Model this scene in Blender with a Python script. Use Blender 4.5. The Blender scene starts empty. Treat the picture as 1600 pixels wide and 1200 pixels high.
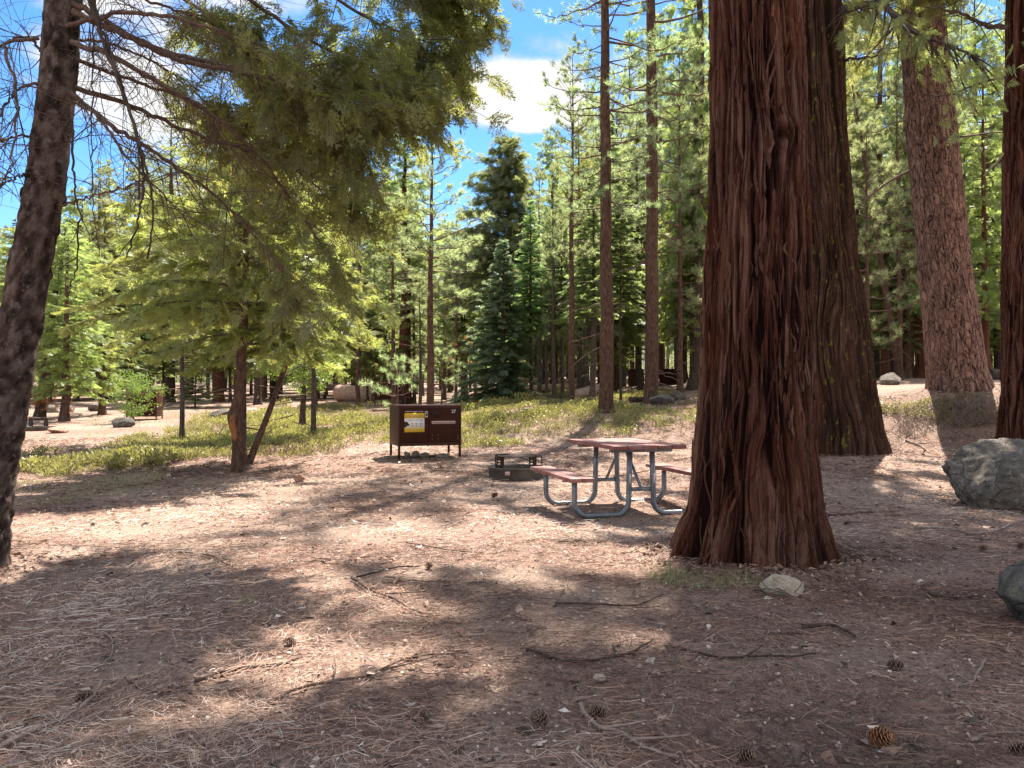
import bpy, bmesh, math, random
import numpy as np
from mathutils import Vector, Matrix

# ------------------------------------------------------------------ camera, sky, sun
SC = bpy.context.scene
COL = SC.collection
F, YH, EYE = 1202.0, 622.0, 1.28
PITCH = math.atan((YH - 600) / F)
cam = bpy.data.cameras.new('camera'); cam.sensor_width = 36; cam.lens = 36 * F / 1600
cam.clip_start = 0.05; cam.clip_end = 4000
co = bpy.data.objects.new('camera', cam); COL.objects.link(co)
co.location = (0, 0, EYE); co.rotation_euler = (math.pi / 2 + PITCH, 0, 0)
SC.camera = co

SUN_EL, SUN_AZ = math.radians(56), math.radians(20)      # azimuth from +Y towards +X
SUNV = np.array([math.cos(SUN_EL) * math.sin(SUN_AZ), math.cos(SUN_EL) * math.cos(SUN_AZ), math.sin(SUN_EL)])
sl = bpy.data.lights.new('sun', 'SUN'); sl.energy = 5.0; sl.angle = math.radians(0.5); sl.color = (1.0, 0.93, 0.82)
so = bpy.data.objects.new('sun', sl); COL.objects.link(so)
so.rotation_euler = Vector(SUNV).to_track_quat('Z', 'Y').to_euler(); so.location = (10, 30, 60)

W = bpy.data.worlds.new('World'); SC.world = W; W.use_nodes = True
SC.view_settings.view_transform = 'Standard'; SC.view_settings.look = 'None'
SC.view_settings.gamma = 1; SC.view_settings.exposure = 1.7
SC.cycles.max_bounces = 8; SC.cycles.diffuse_bounces = 4; SC.cycles.transmission_bounces = 4
SC.cycles.glossy_bounces = 2; SC.cycles.transparent_max_bounces = 4
SC.cycles.sample_clamp_indirect = 6
SC.cycles.use_denoising = True; SC.cycles.denoiser = 'OPENIMAGEDENOISE'; SC.cycles.denoising_input_passes = 'RGB_ALBEDO_NORMAL'; SC.cycles.denoising_prefilter = 'NONE'


def pdir(px, py):
    v = np.array([(px - 800) / F, -(py - 600) / F, -1.0])
    c, s = math.cos(math.pi / 2 + PITCH), math.sin(math.pi / 2 + PITCH)
    return np.array([v[0], c * v[1] - s * v[2], s * v[1] + c * v[2]])


def P3(px, py, d):
    v = pdir(px, py); return np.array([0, 0, EYE]) + v * (d / v[1])


def world_nodes():
    nt = W.node_tree; N = nt.nodes; L = nt.links; N.clear()
    out = N.new('ShaderNodeOutputWorld')
    sky = N.new('ShaderNodeTexSky'); sky.sky_type = 'NISHITA'; sky.sun_disc = False
    sky.sun_elevation = SUN_EL; sky.sun_rotation = SUN_AZ
    sky.altitude = 1500; sky.air_density = 1.0; sky.dust_density = 0.3; sky.ozone_density = 2.5
    hs = N.new('ShaderNodeHueSaturation'); hs.inputs['Saturation'].default_value = 1.25
    L.new(sky.outputs[0], hs.inputs['Color'])
    b1 = N.new('ShaderNodeBackground'); b1.inputs[1].default_value = 0.085
    L.new(hs.outputs[0], b1.inputs[0])
    b2 = N.new('ShaderNodeBackground'); b2.inputs[1].default_value = 0.34
    tc = N.new('ShaderNodeTexCoord')
    mp = N.new('ShaderNodeMapping'); mp.inputs['Scale'].default_value = (1, 1, 1.9); mp.inputs['Location'].default_value = (0.3, 0.2, 0)
    L.new(tc.outputs['Generated'], mp.inputs['Vector'])
    no = N.new('ShaderNodeTexNoise'); no.inputs['Scale'].default_value = 3.2; no.inputs['Detail'].default_value = 7
    no.inputs['Roughness'].default_value = 0.55; no.inputs['Distortion'].default_value = 0.3
    L.new(mp.outputs[0], no.inputs['Vector'])

    def math_(op, a, b):
        m = N.new('ShaderNodeMath'); m.operation = op
        for i, q in enumerate((a, b)):
            if isinstance(q, (int, float)): m.inputs[i].default_value = q
            else: L.new(q, m.inputs[i])
        return m.outputs[0]

    def blob(px, py, width, amp):
        v = Vector(pdir(px, py)).normalized()
        d = N.new('ShaderNodeVectorMath'); d.operation = 'DOT_PRODUCT'; d.inputs[1].default_value = v
        nn = N.new('ShaderNodeVectorMath'); nn.operation = 'NORMALIZE'; L.new(tc.outputs['Generated'], nn.inputs[0])
        L.new(nn.outputs[0], d.inputs[0])
        mr = N.new('ShaderNodeMapRange'); mr.interpolation_type = 'SMOOTHSTEP'
        mr.inputs['From Min'].default_value = math.cos(width); mr.inputs['From Max'].default_value = 1
        mr.inputs['To Min'].default_value = 0; mr.inputs['To Max'].default_value = amp
        L.new(d.outputs['Value'], mr.inputs['Value'])
        return mr.outputs[0]
    base = math_('ADD', math_('MULTIPLY', math_('SUBTRACT', no.outputs['Fac'], .5), 2.4), .5)
    s = math_('ADD', base, blob(795, 165, .07, .30))
    s = math_('ADD', s, blob(725, 172, .06, .30))
    s = math_('ADD', s, blob(858, 168, .06, .30))
    s = math_('ADD', s, blob(180, 60, .13, .07))
    s = math_('ADD', s, blob(745, 255, .075, -.45))
    s = math_('ADD', s, blob(850, 250, .06, -.35))
    s = math_('ADD', s, blob(40, 150, .13, -.12))
    s = math_('ADD', s, blob(800, 40, .12, .22))
    def bank(v, lo, hi, amp):                                  # unseen cloud bank, added behind the camera for neutral fill light
        d = N.new('ShaderNodeVectorMath'); d.operation = 'DOT_PRODUCT'; d.inputs[1].default_value = Vector(v).normalized()
        L.new(tc.outputs['Generated'], d.inputs[0]); mr = N.new('ShaderNodeMapRange'); mr.interpolation_type = 'SMOOTHSTEP'
        mr.inputs['From Min'].default_value = lo; mr.inputs['From Max'].default_value = hi; mr.inputs['To Max'].default_value = amp
        L.new(d.outputs['Value'], mr.inputs['Value']); return mr.outputs[0]
    s = math_('ADD', s, bank((.1, -1, .6), -.1, .6, .30))
    mr = N.new('ShaderNodeMapRange'); mr.interpolation_type = 'SMOOTHSTEP'
    mr.inputs['From Min'].default_value = .50; mr.inputs['From Max'].default_value = .78
    L.new(s, mr.inputs['Value'])
    rp = N.new('ShaderNodeValToRGB')
    rp.color_ramp.elements[0].position = .0; rp.color_ramp.elements[0].color = (.50, .62, .95, 1)
    rp.color_ramp.elements[1].position = .8; rp.color_ramp.elements[1].color = (1, 1, 1, 1)
    L.new(mr.outputs[0], rp.inputs[0]); L.new(rp.outputs[0], b2.inputs[0])
    mx = N.new('ShaderNodeMixShader')
    L.new(mr.outputs[0], mx.inputs[0]); L.new(b1.outputs[0], mx.inputs[1]); L.new(b2.outputs[0], mx.inputs[2])
    L.new(mx.outputs[0], out.inputs[0])


world_nodes()
RNG = np.random.default_rng(11)

# ------------------------------------------------------------------ numpy noise


def _hash(ix, iy, iz):
    h = (ix.astype(np.int64) * 374761393 + iy.astype(np.int64) * 668265263 + iz.astype(np.int64) * 1274126177) & 0xffffffff
    h = ((h ^ (h >> 13)) * 1274126177) & 0xffffffff
    h = (h ^ (h >> 16)) & 0xffff
    return h / 32767.5 - 1


def vn(x, y, z):
    x, y, z = np.broadcast_arrays(np.asarray(x, float), np.asarray(y, float), np.asarray(z, float))
    ix, iy, iz = np.floor(x), np.floor(y), np.floor(z)
    fx, fy, fz = x - ix, y - iy, z - iz
    ux, uy, uz = [t * t * t * (t * (t * 6 - 15) + 10) for t in (fx, fy, fz)]
    r = 0
    for a in (0, 1):
        for b in (0, 1):
            for c in (0, 1):
                w = (ux if a else 1 - ux) * (uy if b else 1 - uy) * (uz if c else 1 - uz)
                r = r + w * _hash(ix + a, iy + b, iz + c)
    return r


def fbm(x, y, z, o=4, g=.5):
    r, a, s = 0, 1, 1
    for i in range(o):
        r = r + a * vn(x * s + 17.3 * i, y * s + 5.1 * i, z * s); a *= g; s *= 2.03
    return r


def sstep(t):
    t = np.clip(t, 0, 1); return t * t * (3 - 2 * t)


def gh(x, y):                                              # the lie of the land
    x = np.asarray(x, float); y = np.asarray(y, float)
    base = 0.03 * np.clip(y - 9, 0, 150)
    A = np.interp(x, [-5, -1.5, 1, 5, 8, 10.5, 20], [0, .3, .56, .58, .95, 1.25, 1.4])
    y0 = np.interp(x, [-4, 5, 8, 12], [16, 16, 15, 14.2])
    y1 = np.interp(x, [-4, 5, 8, 12], [21, 20.5, 18.8, 17.8])
    r = base + A * sstep((y - y0) / (y1 - y0))
    far = sstep((np.hypot(x, y) - 14) / 20)
    for tx, ty, tr in ((1.92, 6.12, .6), (6.36, 15.3, 1.1), (-3.95, 5.75, .25), (10.55, 18.2, .85)):      # litter heaped against the trunks
        dd = np.hypot(x - tx, y - ty); r = r + .035 * np.exp(-((dd - tr) / .28) ** 2) * (dd > tr - .1)
    return r + .05 * fbm(x * .35, y * .35, 0.5, 3) * (.3 + .9 * far) + .012 * fbm(x * 2.2, y * 2.2, 3.3, 3)


_D = np.concatenate([np.linspace(1.5, 30, 1200), np.linspace(30.1, 220, 1500)])


def G(px, py):
    v = pdir(px, py); X = v[0] / v[1] * _D; Z = EYE + v[2] / v[1] * _D
    i = np.argmax(Z < gh(X, _D))
    if i == 0: i = len(_D) - 1
    return np.array([X[i], _D[i], gh(X[i], _D[i])])


def AT(px, d):
    x = (px - 800) / F * d
    return np.array([x, d, float(gh(x, d))])


def to_px(p):
    p = np.asarray(p, float) - np.array([0, 0, EYE])
    c, s = math.cos(PITCH), math.sin(PITCH)
    yy = c * p[..., 1] + s * p[..., 2]; zz = -s * p[..., 1] + c * p[..., 2]
    return 800 + F * p[..., 0] / yy, 600 - F * zz / yy

# ------------------------------------------------------------------ mesh helpers


class Acc:
    def __init__(s): s.v, s.f, s.n, s.t = [], [], 0, []

    def add(s, v, f, mat=0, tint=None):
        v = np.asarray(v, float).reshape(-1, 3); f = np.asarray(f, np.int64)
        s.v.append(v); s.f.append((f + s.n, mat)); s.n += len(v)
        if tint is None: tint = np.full(len(v), .5)
        s.t.append(np.broadcast_to(np.asarray(tint, float).ravel() if np.ndim(tint) else tint, (len(v),)))

    def mesh(s, name, mats, smooth=False):
        me = bpy.data.meshes.new(name)
        V = np.concatenate(s.v); me.vertices.add(len(V)); me.vertices.foreach_set('co', V.ravel().astype(np.float32))
        idx = np.concatenate([f.ravel() for f, m in s.f])
        tot = np.concatenate([np.full(len(f), f.shape[1]) for f, m in s.f])
        mi = np.concatenate([np.full(len(f), m) for f, m in s.f])
        me.loops.add(len(idx)); me.loops.foreach_set('vertex_index', idx.astype(np.int32))
        me.polygons.add(len(tot)); st = np.concatenate([[0], np.cumsum(tot)[:-1]])
        me.polygons.foreach_set('loop_start', st.astype(np.int32))
        me.polygons.foreach_set('material_index', mi.astype(np.int32))
        if smooth: me.polygons.foreach_set('use_smooth', np.ones(len(tot), bool))
        a = me.attributes.new('tint', 'FLOAT', 'POINT'); a.data.foreach_set('value', np.concatenate(s.t).astype(np.float32))
        for m in (mats if isinstance(mats, (list, tuple)) else [mats]): me.materials.append(m)
        me.update(calc_edges=True)
        return me


def norm(v): return v / np.maximum(np.linalg.norm(v, axis=-1, keepdims=True), 1e-9)


def tubes(paths, radii, sides=5):
    """batch of tubes: paths (B,N,3), radii (B,N)"""
    paths = np.asarray(paths, float); radii = np.asarray(radii, float)
    if paths.ndim == 2: paths = paths[None]; radii = radii[None]
    B, N, _ = paths.shape
    T = norm(np.gradient(paths, axis=1))
    al = np.abs(T).max(1); al[:, 2] -= .12                      # reference axis least aligned with any stretch of the path
    ref = np.eye(3)[np.argmin(al, 1)][:, None, :]
    U = norm(np.cross(np.broadcast_to(ref, T.shape), T)); Wv = np.cross(T, U)
    a = np.linspace(0, 2 * np.pi, sides, endpoint=False)
    ring = U[:, :, None, :] * np.cos(a)[None, None, :, None] + Wv[:, :, None, :] * np.sin(a)[None, None, :, None]
    V = paths[:, :, None, :] + ring * radii[:, :, None, None]
    b, n, k = np.meshgrid(np.arange(B), np.arange(N - 1), np.arange(sides), indexing='ij')
    k2 = (k + 1) % sides; o = b * N * sides
    Fq = np.stack([o + n * sides + k, o + n * sides + k2, o + (n + 1) * sides + k2, o + (n + 1) * sides + k], -1).reshape(-1, 4)
    return V.reshape(-1, 3), Fq


def capped(acc, path, rad, sides=12, mat=0, tint=None):
    v, f = tubes(path, rad, sides); acc.add(v, f, mat, tint)
    n = len(v)
    for base, rev in ((0, True), (n - sides, False)):
        ids = np.arange(sides) + base
        if rev: ids = ids[::-1]
        acc.f.append((ids[None] + acc.n - n, mat))


def inst(tv, tf, P, X, roll, S):
    X = norm(X); up = np.where(np.abs(X[:, 2:3]) > .95, np.array([[1., 0, 0]]), np.array([[0, 0, 1.]]))
    Y = norm(np.cross(up, X)); Z = np.cross(X, Y)
    c, s = np.cos(roll)[:, None], np.sin(roll)[:, None]
    Y, Z = Y * c + Z * s, Z * c - Y * s
    S = np.asarray(S)[:, None, None]
    V = P[:, None] + S * (tv[None, :, 0:1] * X[:, None] + tv[None, :, 1:2] * Y[:, None] + tv[None, :, 2:3] * Z[:, None])
    Fq = (tf[None] + (np.arange(len(P)) * len(tv))[:, None, None]).reshape(-1, tf.shape[1])
    return V.reshape(-1, 3), Fq


def cr(pts, n):
    """Catmull-Rom resample"""
    p = np.asarray(pts, float); q = np.vstack([2 * p[0] - p[1], p, 2 * p[-1] - p[-2]])
    u = np.linspace(0, len(p) - 1.0001, n); i = u.astype(int); t = (u - i)[:, None]
    a, b, c, d = q[i], q[i + 1], q[i + 2], q[i + 3]
    return .5 * (2 * b + (c - a) * t + (2 * a - 5 * b + 4 * c - d) * t ** 2 + (3 * b - a - 3 * c + d) * t ** 3)


def box_v(acc, lo, hi, mat=0, M=None, bev=0.0):
    bm = bmesh.new()
    bmesh.ops.create_cube(bm, size=1)
    for v in bm.verts:
        v.co = Vector([lo[i] + (v.co[i] + .5) * (hi[i] - lo[i]) for i in range(3)])
    if bev: bmesh.ops.bevel(bm, geom=list(bm.edges), offset=bev, segments=2, affect='EDGES', profile=.6)
    if M is not None: bm.transform(M)
    bm.verts.ensure_lookup_table()
    vs = np.array([v.co[:] for v in bm.verts]); base = acc.n
    acc.v.append(vs); acc.n += len(vs); acc.t.append(np.full(len(vs), random.random()))
    for f in bm.faces: acc.f.append((np.array([[v.index for v in f.verts]]) + base, mat))
    bm.free()


def link(name, me, parent=None, loc=None):
    o = bpy.data.objects.new(name, me); COL.objects.link(o)
    if parent: o.parent = parent
    if loc is not None: o.location = loc
    return o


def tag(o, label=None, cat=None, group=None, kind=None):
    if label: o['label'] = label
    if cat: o['category'] = cat
    if group: o['group'] = group
    if kind: o['kind'] = kind
    return o


def thing(name, label, cat, loc=(0, 0, 0), rotz=0, group=None):
    o = link(name, None); o.location = loc; o.rotation_euler = (0, 0, rotz)
    return tag(o, label, cat, group)

# ------------------------------------------------------------------ materials


class MB:
    def __init__(s, name, rough=.9, spec=.2):
        s.m = bpy.data.materials.new(name); s.m.use_nodes = True
        s.N = s.m.node_tree.nodes; s.L = s.m.node_tree.links
        s.b = s.N['Principled BSDF']; s.out = s.N['Material Output']
        s.b.inputs['Roughness'].default_value = rough; s.b.inputs['Specular IOR Level'].default_value = spec
        s._tc = None

    def co(s, kind='Object', scale=(1, 1, 1), loc=(0, 0, 0)):
        tc = s.N.new('ShaderNodeTexCoord'); mp = s.N.new('ShaderNodeMapping')
        mp.inputs['Scale'].default_value = scale; mp.inputs['Location'].default_value = loc
        s.L.new(tc.outputs[kind], mp.inputs['Vector']); return mp.outputs[0]

    def noise(s, vec, scale, detail=4, rough=.55, dist=0):
        n = s.N.new('ShaderNodeTexNoise'); s.L.new(vec, n.inputs['Vector'])
        n.inputs['Scale'].default_value = scale; n.inputs['Detail'].default_value = detail
        n.inputs['Roughness'].default_value = rough; n.inputs['Distortion'].default_value = dist
        return n.outputs['Fac']

    def vor(s, vec, scale, feature='F1', out='Distance', rnd=1):
        n = s.N.new('ShaderNodeTexVoronoi'); n.feature = feature; s.L.new(vec, n.inputs['Vector'])
        n.inputs['Scale'].default_value = scale; n.inputs['Randomness'].default_value = rnd
        return n.outputs[out]

    def attr(s, name='tint'):
        a = s.N.new('ShaderNodeAttribute'); a.attribute_name = name; return a.outputs['Fac']

    def ramp(s, fac, *stops):
        r = s.N.new('ShaderNodeValToRGB'); e = r.color_ramp.elements
        while len(e) < len(stops): e.new(.5)
        for q, (p, c) in zip(e, stops): q.position = p; q.color = (*c, 1) if len(c) == 3 else c
        s.L.new(fac, r.inputs[0]); return r.outputs[0]

    def mix(s, fac, a, b, mode='MIX'):
        m = s.N.new('ShaderNodeMix'); m.data_type = 'RGBA'; m.blend_type = mode
        for i, q in ((0, fac), (6, a), (7, b)):
            if isinstance(q, (int, float)): m.inputs[i].default_value = q
            elif isinstance(q, tuple): m.inputs[i].default_value = (*q, 1)
            else: s.L.new(q, m.inputs[i])
        return m.outputs[2]

    def math(s, op, a, b=0.0):
        m = s.N.new('ShaderNodeMath'); m.operation = op
        for i, q in enumerate((a, b)):
            if isinstance(q, (int, float)): m.inputs[i].default_value = q
            else: s.L.new(q, m.inputs[i])
        return m.outputs[0]

    def col(s, c):
        if isinstance(c, tuple): s.b.inputs['Base Color'].default_value = (*c, 1)
        else: s.L.new(c, s.b.inputs['Base Color'])

    def bump(s, h, strength=.5, dist=.02):
        b = s.N.new('ShaderNodeBump'); b.inputs['Strength'].default_value = strength; b.inputs['Distance'].default_value = dist
        s.L.new(h, b.inputs['Height']); s.L.new(b.outputs[0], s.b.inputs['Normal'])


def leaf_mat(name, dark, light, trans, tmix=.45, objvar=.25):
    b = MB(name); N, L = b.N, b.L
    t = b.attr()
    oi = N.new('ShaderNodeObjectInfo')
    c = b.ramp(t, (0, dark), (1, light))
    c2 = b.ramp(t, (0, tuple(q * .75 for q in trans)), (1, trans))
    hs = []
    for cc in (c, c2):
        h = N.new('ShaderNodeHueSaturation')
        m = N.new('ShaderNodeMapRange'); m.inputs['To Min'].default_value = 1 - objvar; m.inputs['To Max'].default_value = 1 + objvar
        m2 = N.new('ShaderNodeMapRange'); m2.inputs['To Min'].default_value = .5 - .03 * objvar * 4; m2.inputs['To Max'].default_value = .5 + .03 * objvar * 4
        L.new(oi.outputs['Random'], m.inputs[0]); L.new(oi.outputs['Random'], m2.inputs[0])
        L.new(m.outputs[0], h.inputs['Value']); L.new(m2.outputs[0], h.inputs['Hue'])
        L.new(cc, h.inputs['Color']); hs.append(h.outputs[0])
    d = N.new('ShaderNodeBsdfDiffuse'); L.new(hs[0], d.inputs[0])
    tr = N.new('ShaderNodeBsdfTranslucent'); L.new(hs[1], tr.inputs[0])
    mx = N.new('ShaderNodeMixShader'); mx.inputs[0].default_value = tmix
    L.new(d.outputs[0], mx.inputs[1]); L.new(tr.outputs[0], mx.inputs[2])
    gl = N.new('ShaderNodeBsdfGlossy'); gl.inputs['Roughness'].default_value = .45; gl.inputs[0].default_value = (.9, .95, 1, 1)
    mg = N.new('ShaderNodeMixShader'); mg.inputs[0].default_value = .05
    L.new(mx.outputs[0], mg.inputs[1]); L.new(gl.outputs[0], mg.inputs[2]); L.new(mg.outputs[0], b.out.inputs[0])
    return b.m


M = {}
M['pine_leaf'] = leaf_mat('pine_needles', (.06, .085, .04), (.20, .235, .12), (.60, .68, .28), .55)
M['fir_leaf'] = leaf_mat('fir_needles', (.045, .075, .035), (.15, .19, .085), (.50, .62, .21), .55)
M['blue_leaf'] = leaf_mat('blue_fir_needles', (.045, .08, .052), (.13, .18, .115), (.40, .54, .25), .5, .05)
M['cedar_leaf'] = leaf_mat('cedar_sprays', (.06, .09, .02), (.17, .22, .05), (.56, .61, .17), .54)
M['yellow_leaf'] = leaf_mat('young_cedar_sprays', (.075, .10, .025), (.20, .24, .07), (.62, .68, .17), .52, .15)
M['oak_leaf'] = leaf_mat('oak_leaves', (.06, .10, .02), (.14, .20, .04), (.36, .52, .07), .5, .1)
M['near_leaf'] = leaf_mat('near_fir_needles', (.04, .052, .016), (.15, .17, .055), (.52, .54, .13), .52, .02)
M['cover_leaf'] = leaf_mat('ground_cover_leaves', (.15, .115, .05), (.37, .345, .105), (.48, .46, .12), .4, .02)
M['grass_leaf'] = leaf_mat('grass_blades', (.10, .14, .03), (.45, .40, .20), (.45, .48, .16), .4, .02)
M['dead_leaf'] = leaf_mat('dead_foliage', (.25, .07, .02), (.45, .15, .05), (.5, .16, .04), .4, .05)


def ground_mat():
    b = MB('pine_duff', .95, .1); v = b.co('Object')
    n1 = b.noise(v, .35, 3); n2 = b.noise(v, 3.0, 5, .65); n3 = b.noise(v, 28, 6, .7, .6); n4 = b.noise(v, 110, 3, .7)
    c = b.ramp(n3, (.28, (.055, .036, .031)), (.48, (.21, .138, .112)), (.68, (.50, .36, .285)))
    c = b.mix(b.ramp(n2, (.35, (0, 0, 0)), (.65, (1, 1, 1))), c, b.ramp(n3, (.3, (.085, .05, .041)), (.7, (.43, .275, .205))))
    c = b.mix(b.math('MULTIPLY', b.ramp(n1, (.4, (0, 0, 0)), (.62, (1, 1, 1))), .45), c, (.42, .33, .265))
    fl = b.ramp(n4, (.62, (0, 0, 0)), (.68, (1, 1, 1)))
    c = b.mix(b.math('MULTIPLY', fl, .5), c, (.62, .52, .44))
    dk = b.ramp(b.vor(v, 34), (.0, (1, 1, 1)), (.12, (0, 0, 0)))
    c = b.mix(b.math('MULTIPLY', dk, .6), c, (.07, .045, .035))
    b.col(c)
    h = b.math('ADD', b.math('MULTIPLY', n3, .7), b.math('MULTIPLY', n4, .4))
    b.bump(h, .9, .03)
    return b.m


M['ground'] = ground_mat()


def litter_mat(name, *stops):
    b = MB(name, .75, .25); b.col(b.ramp(b.attr(), *stops)); return b.m


M['litter'] = litter_mat('dry_needles', (0, (.06, .035, .028)), (.3, (.20, .105, .08)), (.55, (.38, .225, .162)), (.8, (.57, .405, .315)), (1, (.68, .58, .50)))
M['chips'] = litter_mat('bark_chips', (0, (.05, .035, .03)), (.4, (.25, .15, .11)), (.75, (.50, .36, .28)), (1, (.72, .64, .56)))


def cedar_bark(name, red=1.0, moss=0.0):
    b = MB(name, .95, .1); v = b.co('Object', (1, 1, .09)); v2 = b.co('Object')
    t = b.attr()
    f = b.noise(v, 42, 5, .65, .2); big = b.noise(v2, 1.6, 3)
    f2 = b.noise(b.co('Object', (1, 1, .05)), 150, 3, .6)
    tt = b.math('ADD', t, b.math('ADD', b.math('MULTIPLY', b.math('SUBTRACT', f, .5), .9), b.math('MULTIPLY', b.math('SUBTRACT', f2, .5), .8)))
    c1 = b.ramp(tt, (.10, (.018, .006, .004)), (.38, (.078 * red, .026, .016)), (.66, (.135 * red, .052, .033)), (.98, (.25, .135, .10)))
    c2 = b.ramp(tt, (.10, (.018, .008, .007)), (.42, (.08, .033, .023)), (.98, (.235, .13, .10)))
    c = b.mix(b.ramp(big, (.38, (0, 0, 0)), (.68, (1, 1, 1))), c1, c2)
    og = b.ramp(b.noise(b.co('Object', (1, 1, .35)), 2.4, 3), (.56, (0, 0, 0)), (.7, (1, 1, 1)))
    c = b.mix(b.math('MULTIPLY', og, .35), c, (.20, .058, .018))
    if moss:
        c = b.mix(.55, c, (.045, .027, .02))
        ms = b.ramp(b.noise(b.co('Object', (1, 1, .5)), 9, 4, .7), (.60, (0, 0, 0)), (.66, (1, 1, 1)))
        c = b.mix(b.math('MULTIPLY', ms, moss), c, (.23, .22, .03))
    b.col(c); b.bump(b.math('ADD', f, f2), 1.0, .03); return b.m


def plain_bark(name, a, c, e, sc=(1, 1, .35), s=14):
    b = MB(name, .95, .1); v = b.co('Object', sc)
    n = b.noise(v, s, 5, .65, .4); n2 = b.noise(b.co('Object'), 2, 3)
    cc = b.ramp(n, (.3, a), (.5, c), (.72, e)); cc = b.mix(b.math('MULTIPLY', n2, .5), cc, c)
    b.col(cc); b.bump(n, 1.0, .03); return b.m


def plate_bark(name):
    b = MB(name, .95, .1); uv = b.co('UV', (1, .42, 1))
    wp = b.N.new('ShaderNodeVectorMath'); wp.operation = 'ADD'
    nz = b.N.new('ShaderNodeTexNoise'); nz.inputs['Scale'].default_value = 7; nz.inputs['Detail'].default_value = 4
    b.L.new(uv, nz.inputs['Vector'])
    sc = b.N.new('ShaderNodeVectorMath'); sc.operation = 'MULTIPLY_ADD'
    sc.inputs[1].default_value = (.16, .16, 0); sc.inputs[2].default_value = (-.08, -.08, 0)
    b.L.new(nz.outputs['Color'], sc.inputs[0]); b.L.new(uv, wp.inputs[0]); b.L.new(sc.outputs[0], wp.inputs[1])
    e = b.vor(wp.outputs[0], 9.5, 'DISTANCE_TO_EDGE'); cid = b.vor(wp.outputs[0], 9.5, 'F1', 'Color')
    e2 = b.vor(wp.outputs[0], 20, 'DISTANCE_TO_EDGE')
    n = b.noise(b.co('UV'), 45, 5, .7)
    c = b.ramp(n, (.3, (.25, .135, .10)), (.55, (.39, .24, .19)), (.75, (.52, .37, .31)))
    c = b.mix(b.math('MULTIPLY', b.ramp(cid, (.2, (0, 0, 0)), (.8, (1, 1, 1))), .45), c, (.15, .085, .068))
    c = b.mix(b.math('MULTIPLY', b.ramp(b.noise(b.co('UV', (1, .5, 1)), 1.4, 3), (.45, (0, 0, 0)), (.65, (1, 1, 1))), .5), c, (.26, .17, .14))
    c = b.mix(b.ramp(e2, (0, (.5, .5, .5)), (.06, (0, 0, 0))), c, (.12, .06, .04))
    nv = b.math('ABSOLUTE', b.math('SUBTRACT', b.noise(b.co('UV', (1, .17, 1)), 8.5, 3, .6, .5), .5)); nv2 = b.ramp(nv, (.006, (1, 1, 1)), (.026, (0, 0, 0)))
    fm = b.math('MULTIPLY', b.ramp(e, (.008, (1, 1, 1)), (.045, (0, 0, 0))), b.ramp(b.noise(b.co('UV'), 6, 4, .6), (.35, (.15, .15, .15)), (.55, (1, 1, 1))))
    c = b.mix(b.math('MULTIPLY', fm, .8), c, (.06, .03, .022)); c = b.mix(nv2, c, (.035, .017, .013))
    b.col(c)
    h = b.math('ADD', b.math('MINIMUM', b.math('MINIMUM', b.math('MULTIPLY', e, 5), .9), b.math('MULTIPLY', nv, 18)), b.math('MULTIPLY', n, .25))
    b.bump(h, 1.0, .05); return b.m


M['cedar'] = cedar_bark('red_cedar_bark', 1.0)
M['cedar_mossy'] = cedar_bark('mossy_cedar_bark', .8, .8)
M['cedar_far'] = plain_bark('distant_cedar_bark', (.04, .016, .011), (.12, .052, .034), (.21, .115, .082), (1, 1, .06), 22)
M['pine_bark'] = plain_bark('pine_bark', (.03, .017, .013), (.10, .058, .043), (.20, .135, .105), (1, 1, .4), 16)
M['fir_bark'] = plain_bark('fir_bark', (.025, .02, .017), (.085, .065, .055), (.19, .155, .135), (1, 1, .8), 20)
M['dark_bark'] = plain_bark('dark_bark', (.025, .018, .015), (.07, .05, .04), (.14, .11, .09))
M['twig'] = plain_bark('twig_bark', (.06, .038, .03), (.15, .10, .08), (.27, .20, .17), (1, 1, 1), 30)
M['plate'] = plate_bark('plated_pine_bark')
M['dead_wood'] = plain_bark('weathered_wood', (.14, .10, .085), (.32, .24, .20), (.50, .41, .36), (1, 1, 1), 12)
M['log_bark'] = plain_bark('log_bark', (.16, .10, .085), (.40, .27, .22), (.56, .43, .37), (1, 1, 1), 9)
M['cut_wood'] = plain_bark('peeled_wood', (.30, .19, .10), (.46, .32, .19), (.58, .43, .28), (1, 1, 1), 6)


def simple(name, c, rough=.5, metal=0, var=.25, scale=8, bump=.0):
    b = MB(name, rough, .4); v = b.co('Object'); n = b.noise(v, scale, 5, .6)
    b.col(b.ramp(n, (.25, tuple(q * (1 - var) for q in c)), (.75, tuple(min(1, q * (1 + var)) for q in c))))
    b.b.inputs['Metallic'].default_value = metal
    if bump: b.bump(n, bump, .01)
    return b.m


M['brown_paint'] = simple('brown_steel_paint', (.052, .017, .010), .5, 0, .25, 5)
M['brown_dark'] = simple('dark_brown_door_paint', (.042, .012, .006), .5, 0, .2, 5)
for k_, v_ in (('brown_paint', .22), ('brown_dark', .12)): M[k_].node_tree.nodes['Principled BSDF'].inputs['Specular IOR Level'].default_value = v_
M['black_gap'] = simple('black_steel', (.012, .009, .008), .6, 0, .3)
M['yellow'] = simple('yellow_print', (.72, .46, .02), .5, 0, .04)
M['white'] = simple('white_print', (.75, .72, .72), .5, 0, .04)
M['pinkish'] = simple('faded_label', (.52, .36, .34), .55, 0, .06)
M['ink'] = simple('black_print', (.02, .018, .018), .6, 0, .1)
M['grey_ink'] = simple('grey_print', (.28, .27, .29), .6, 0, .1)
M['steel'] = simple('galvanised_steel', (.20, .225, .25), .45, .6, .35, 14)
M['rust'] = simple('fire_blackened_steel', (.06, .04, .033), .8, .3, .5, 9, .3)
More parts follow.
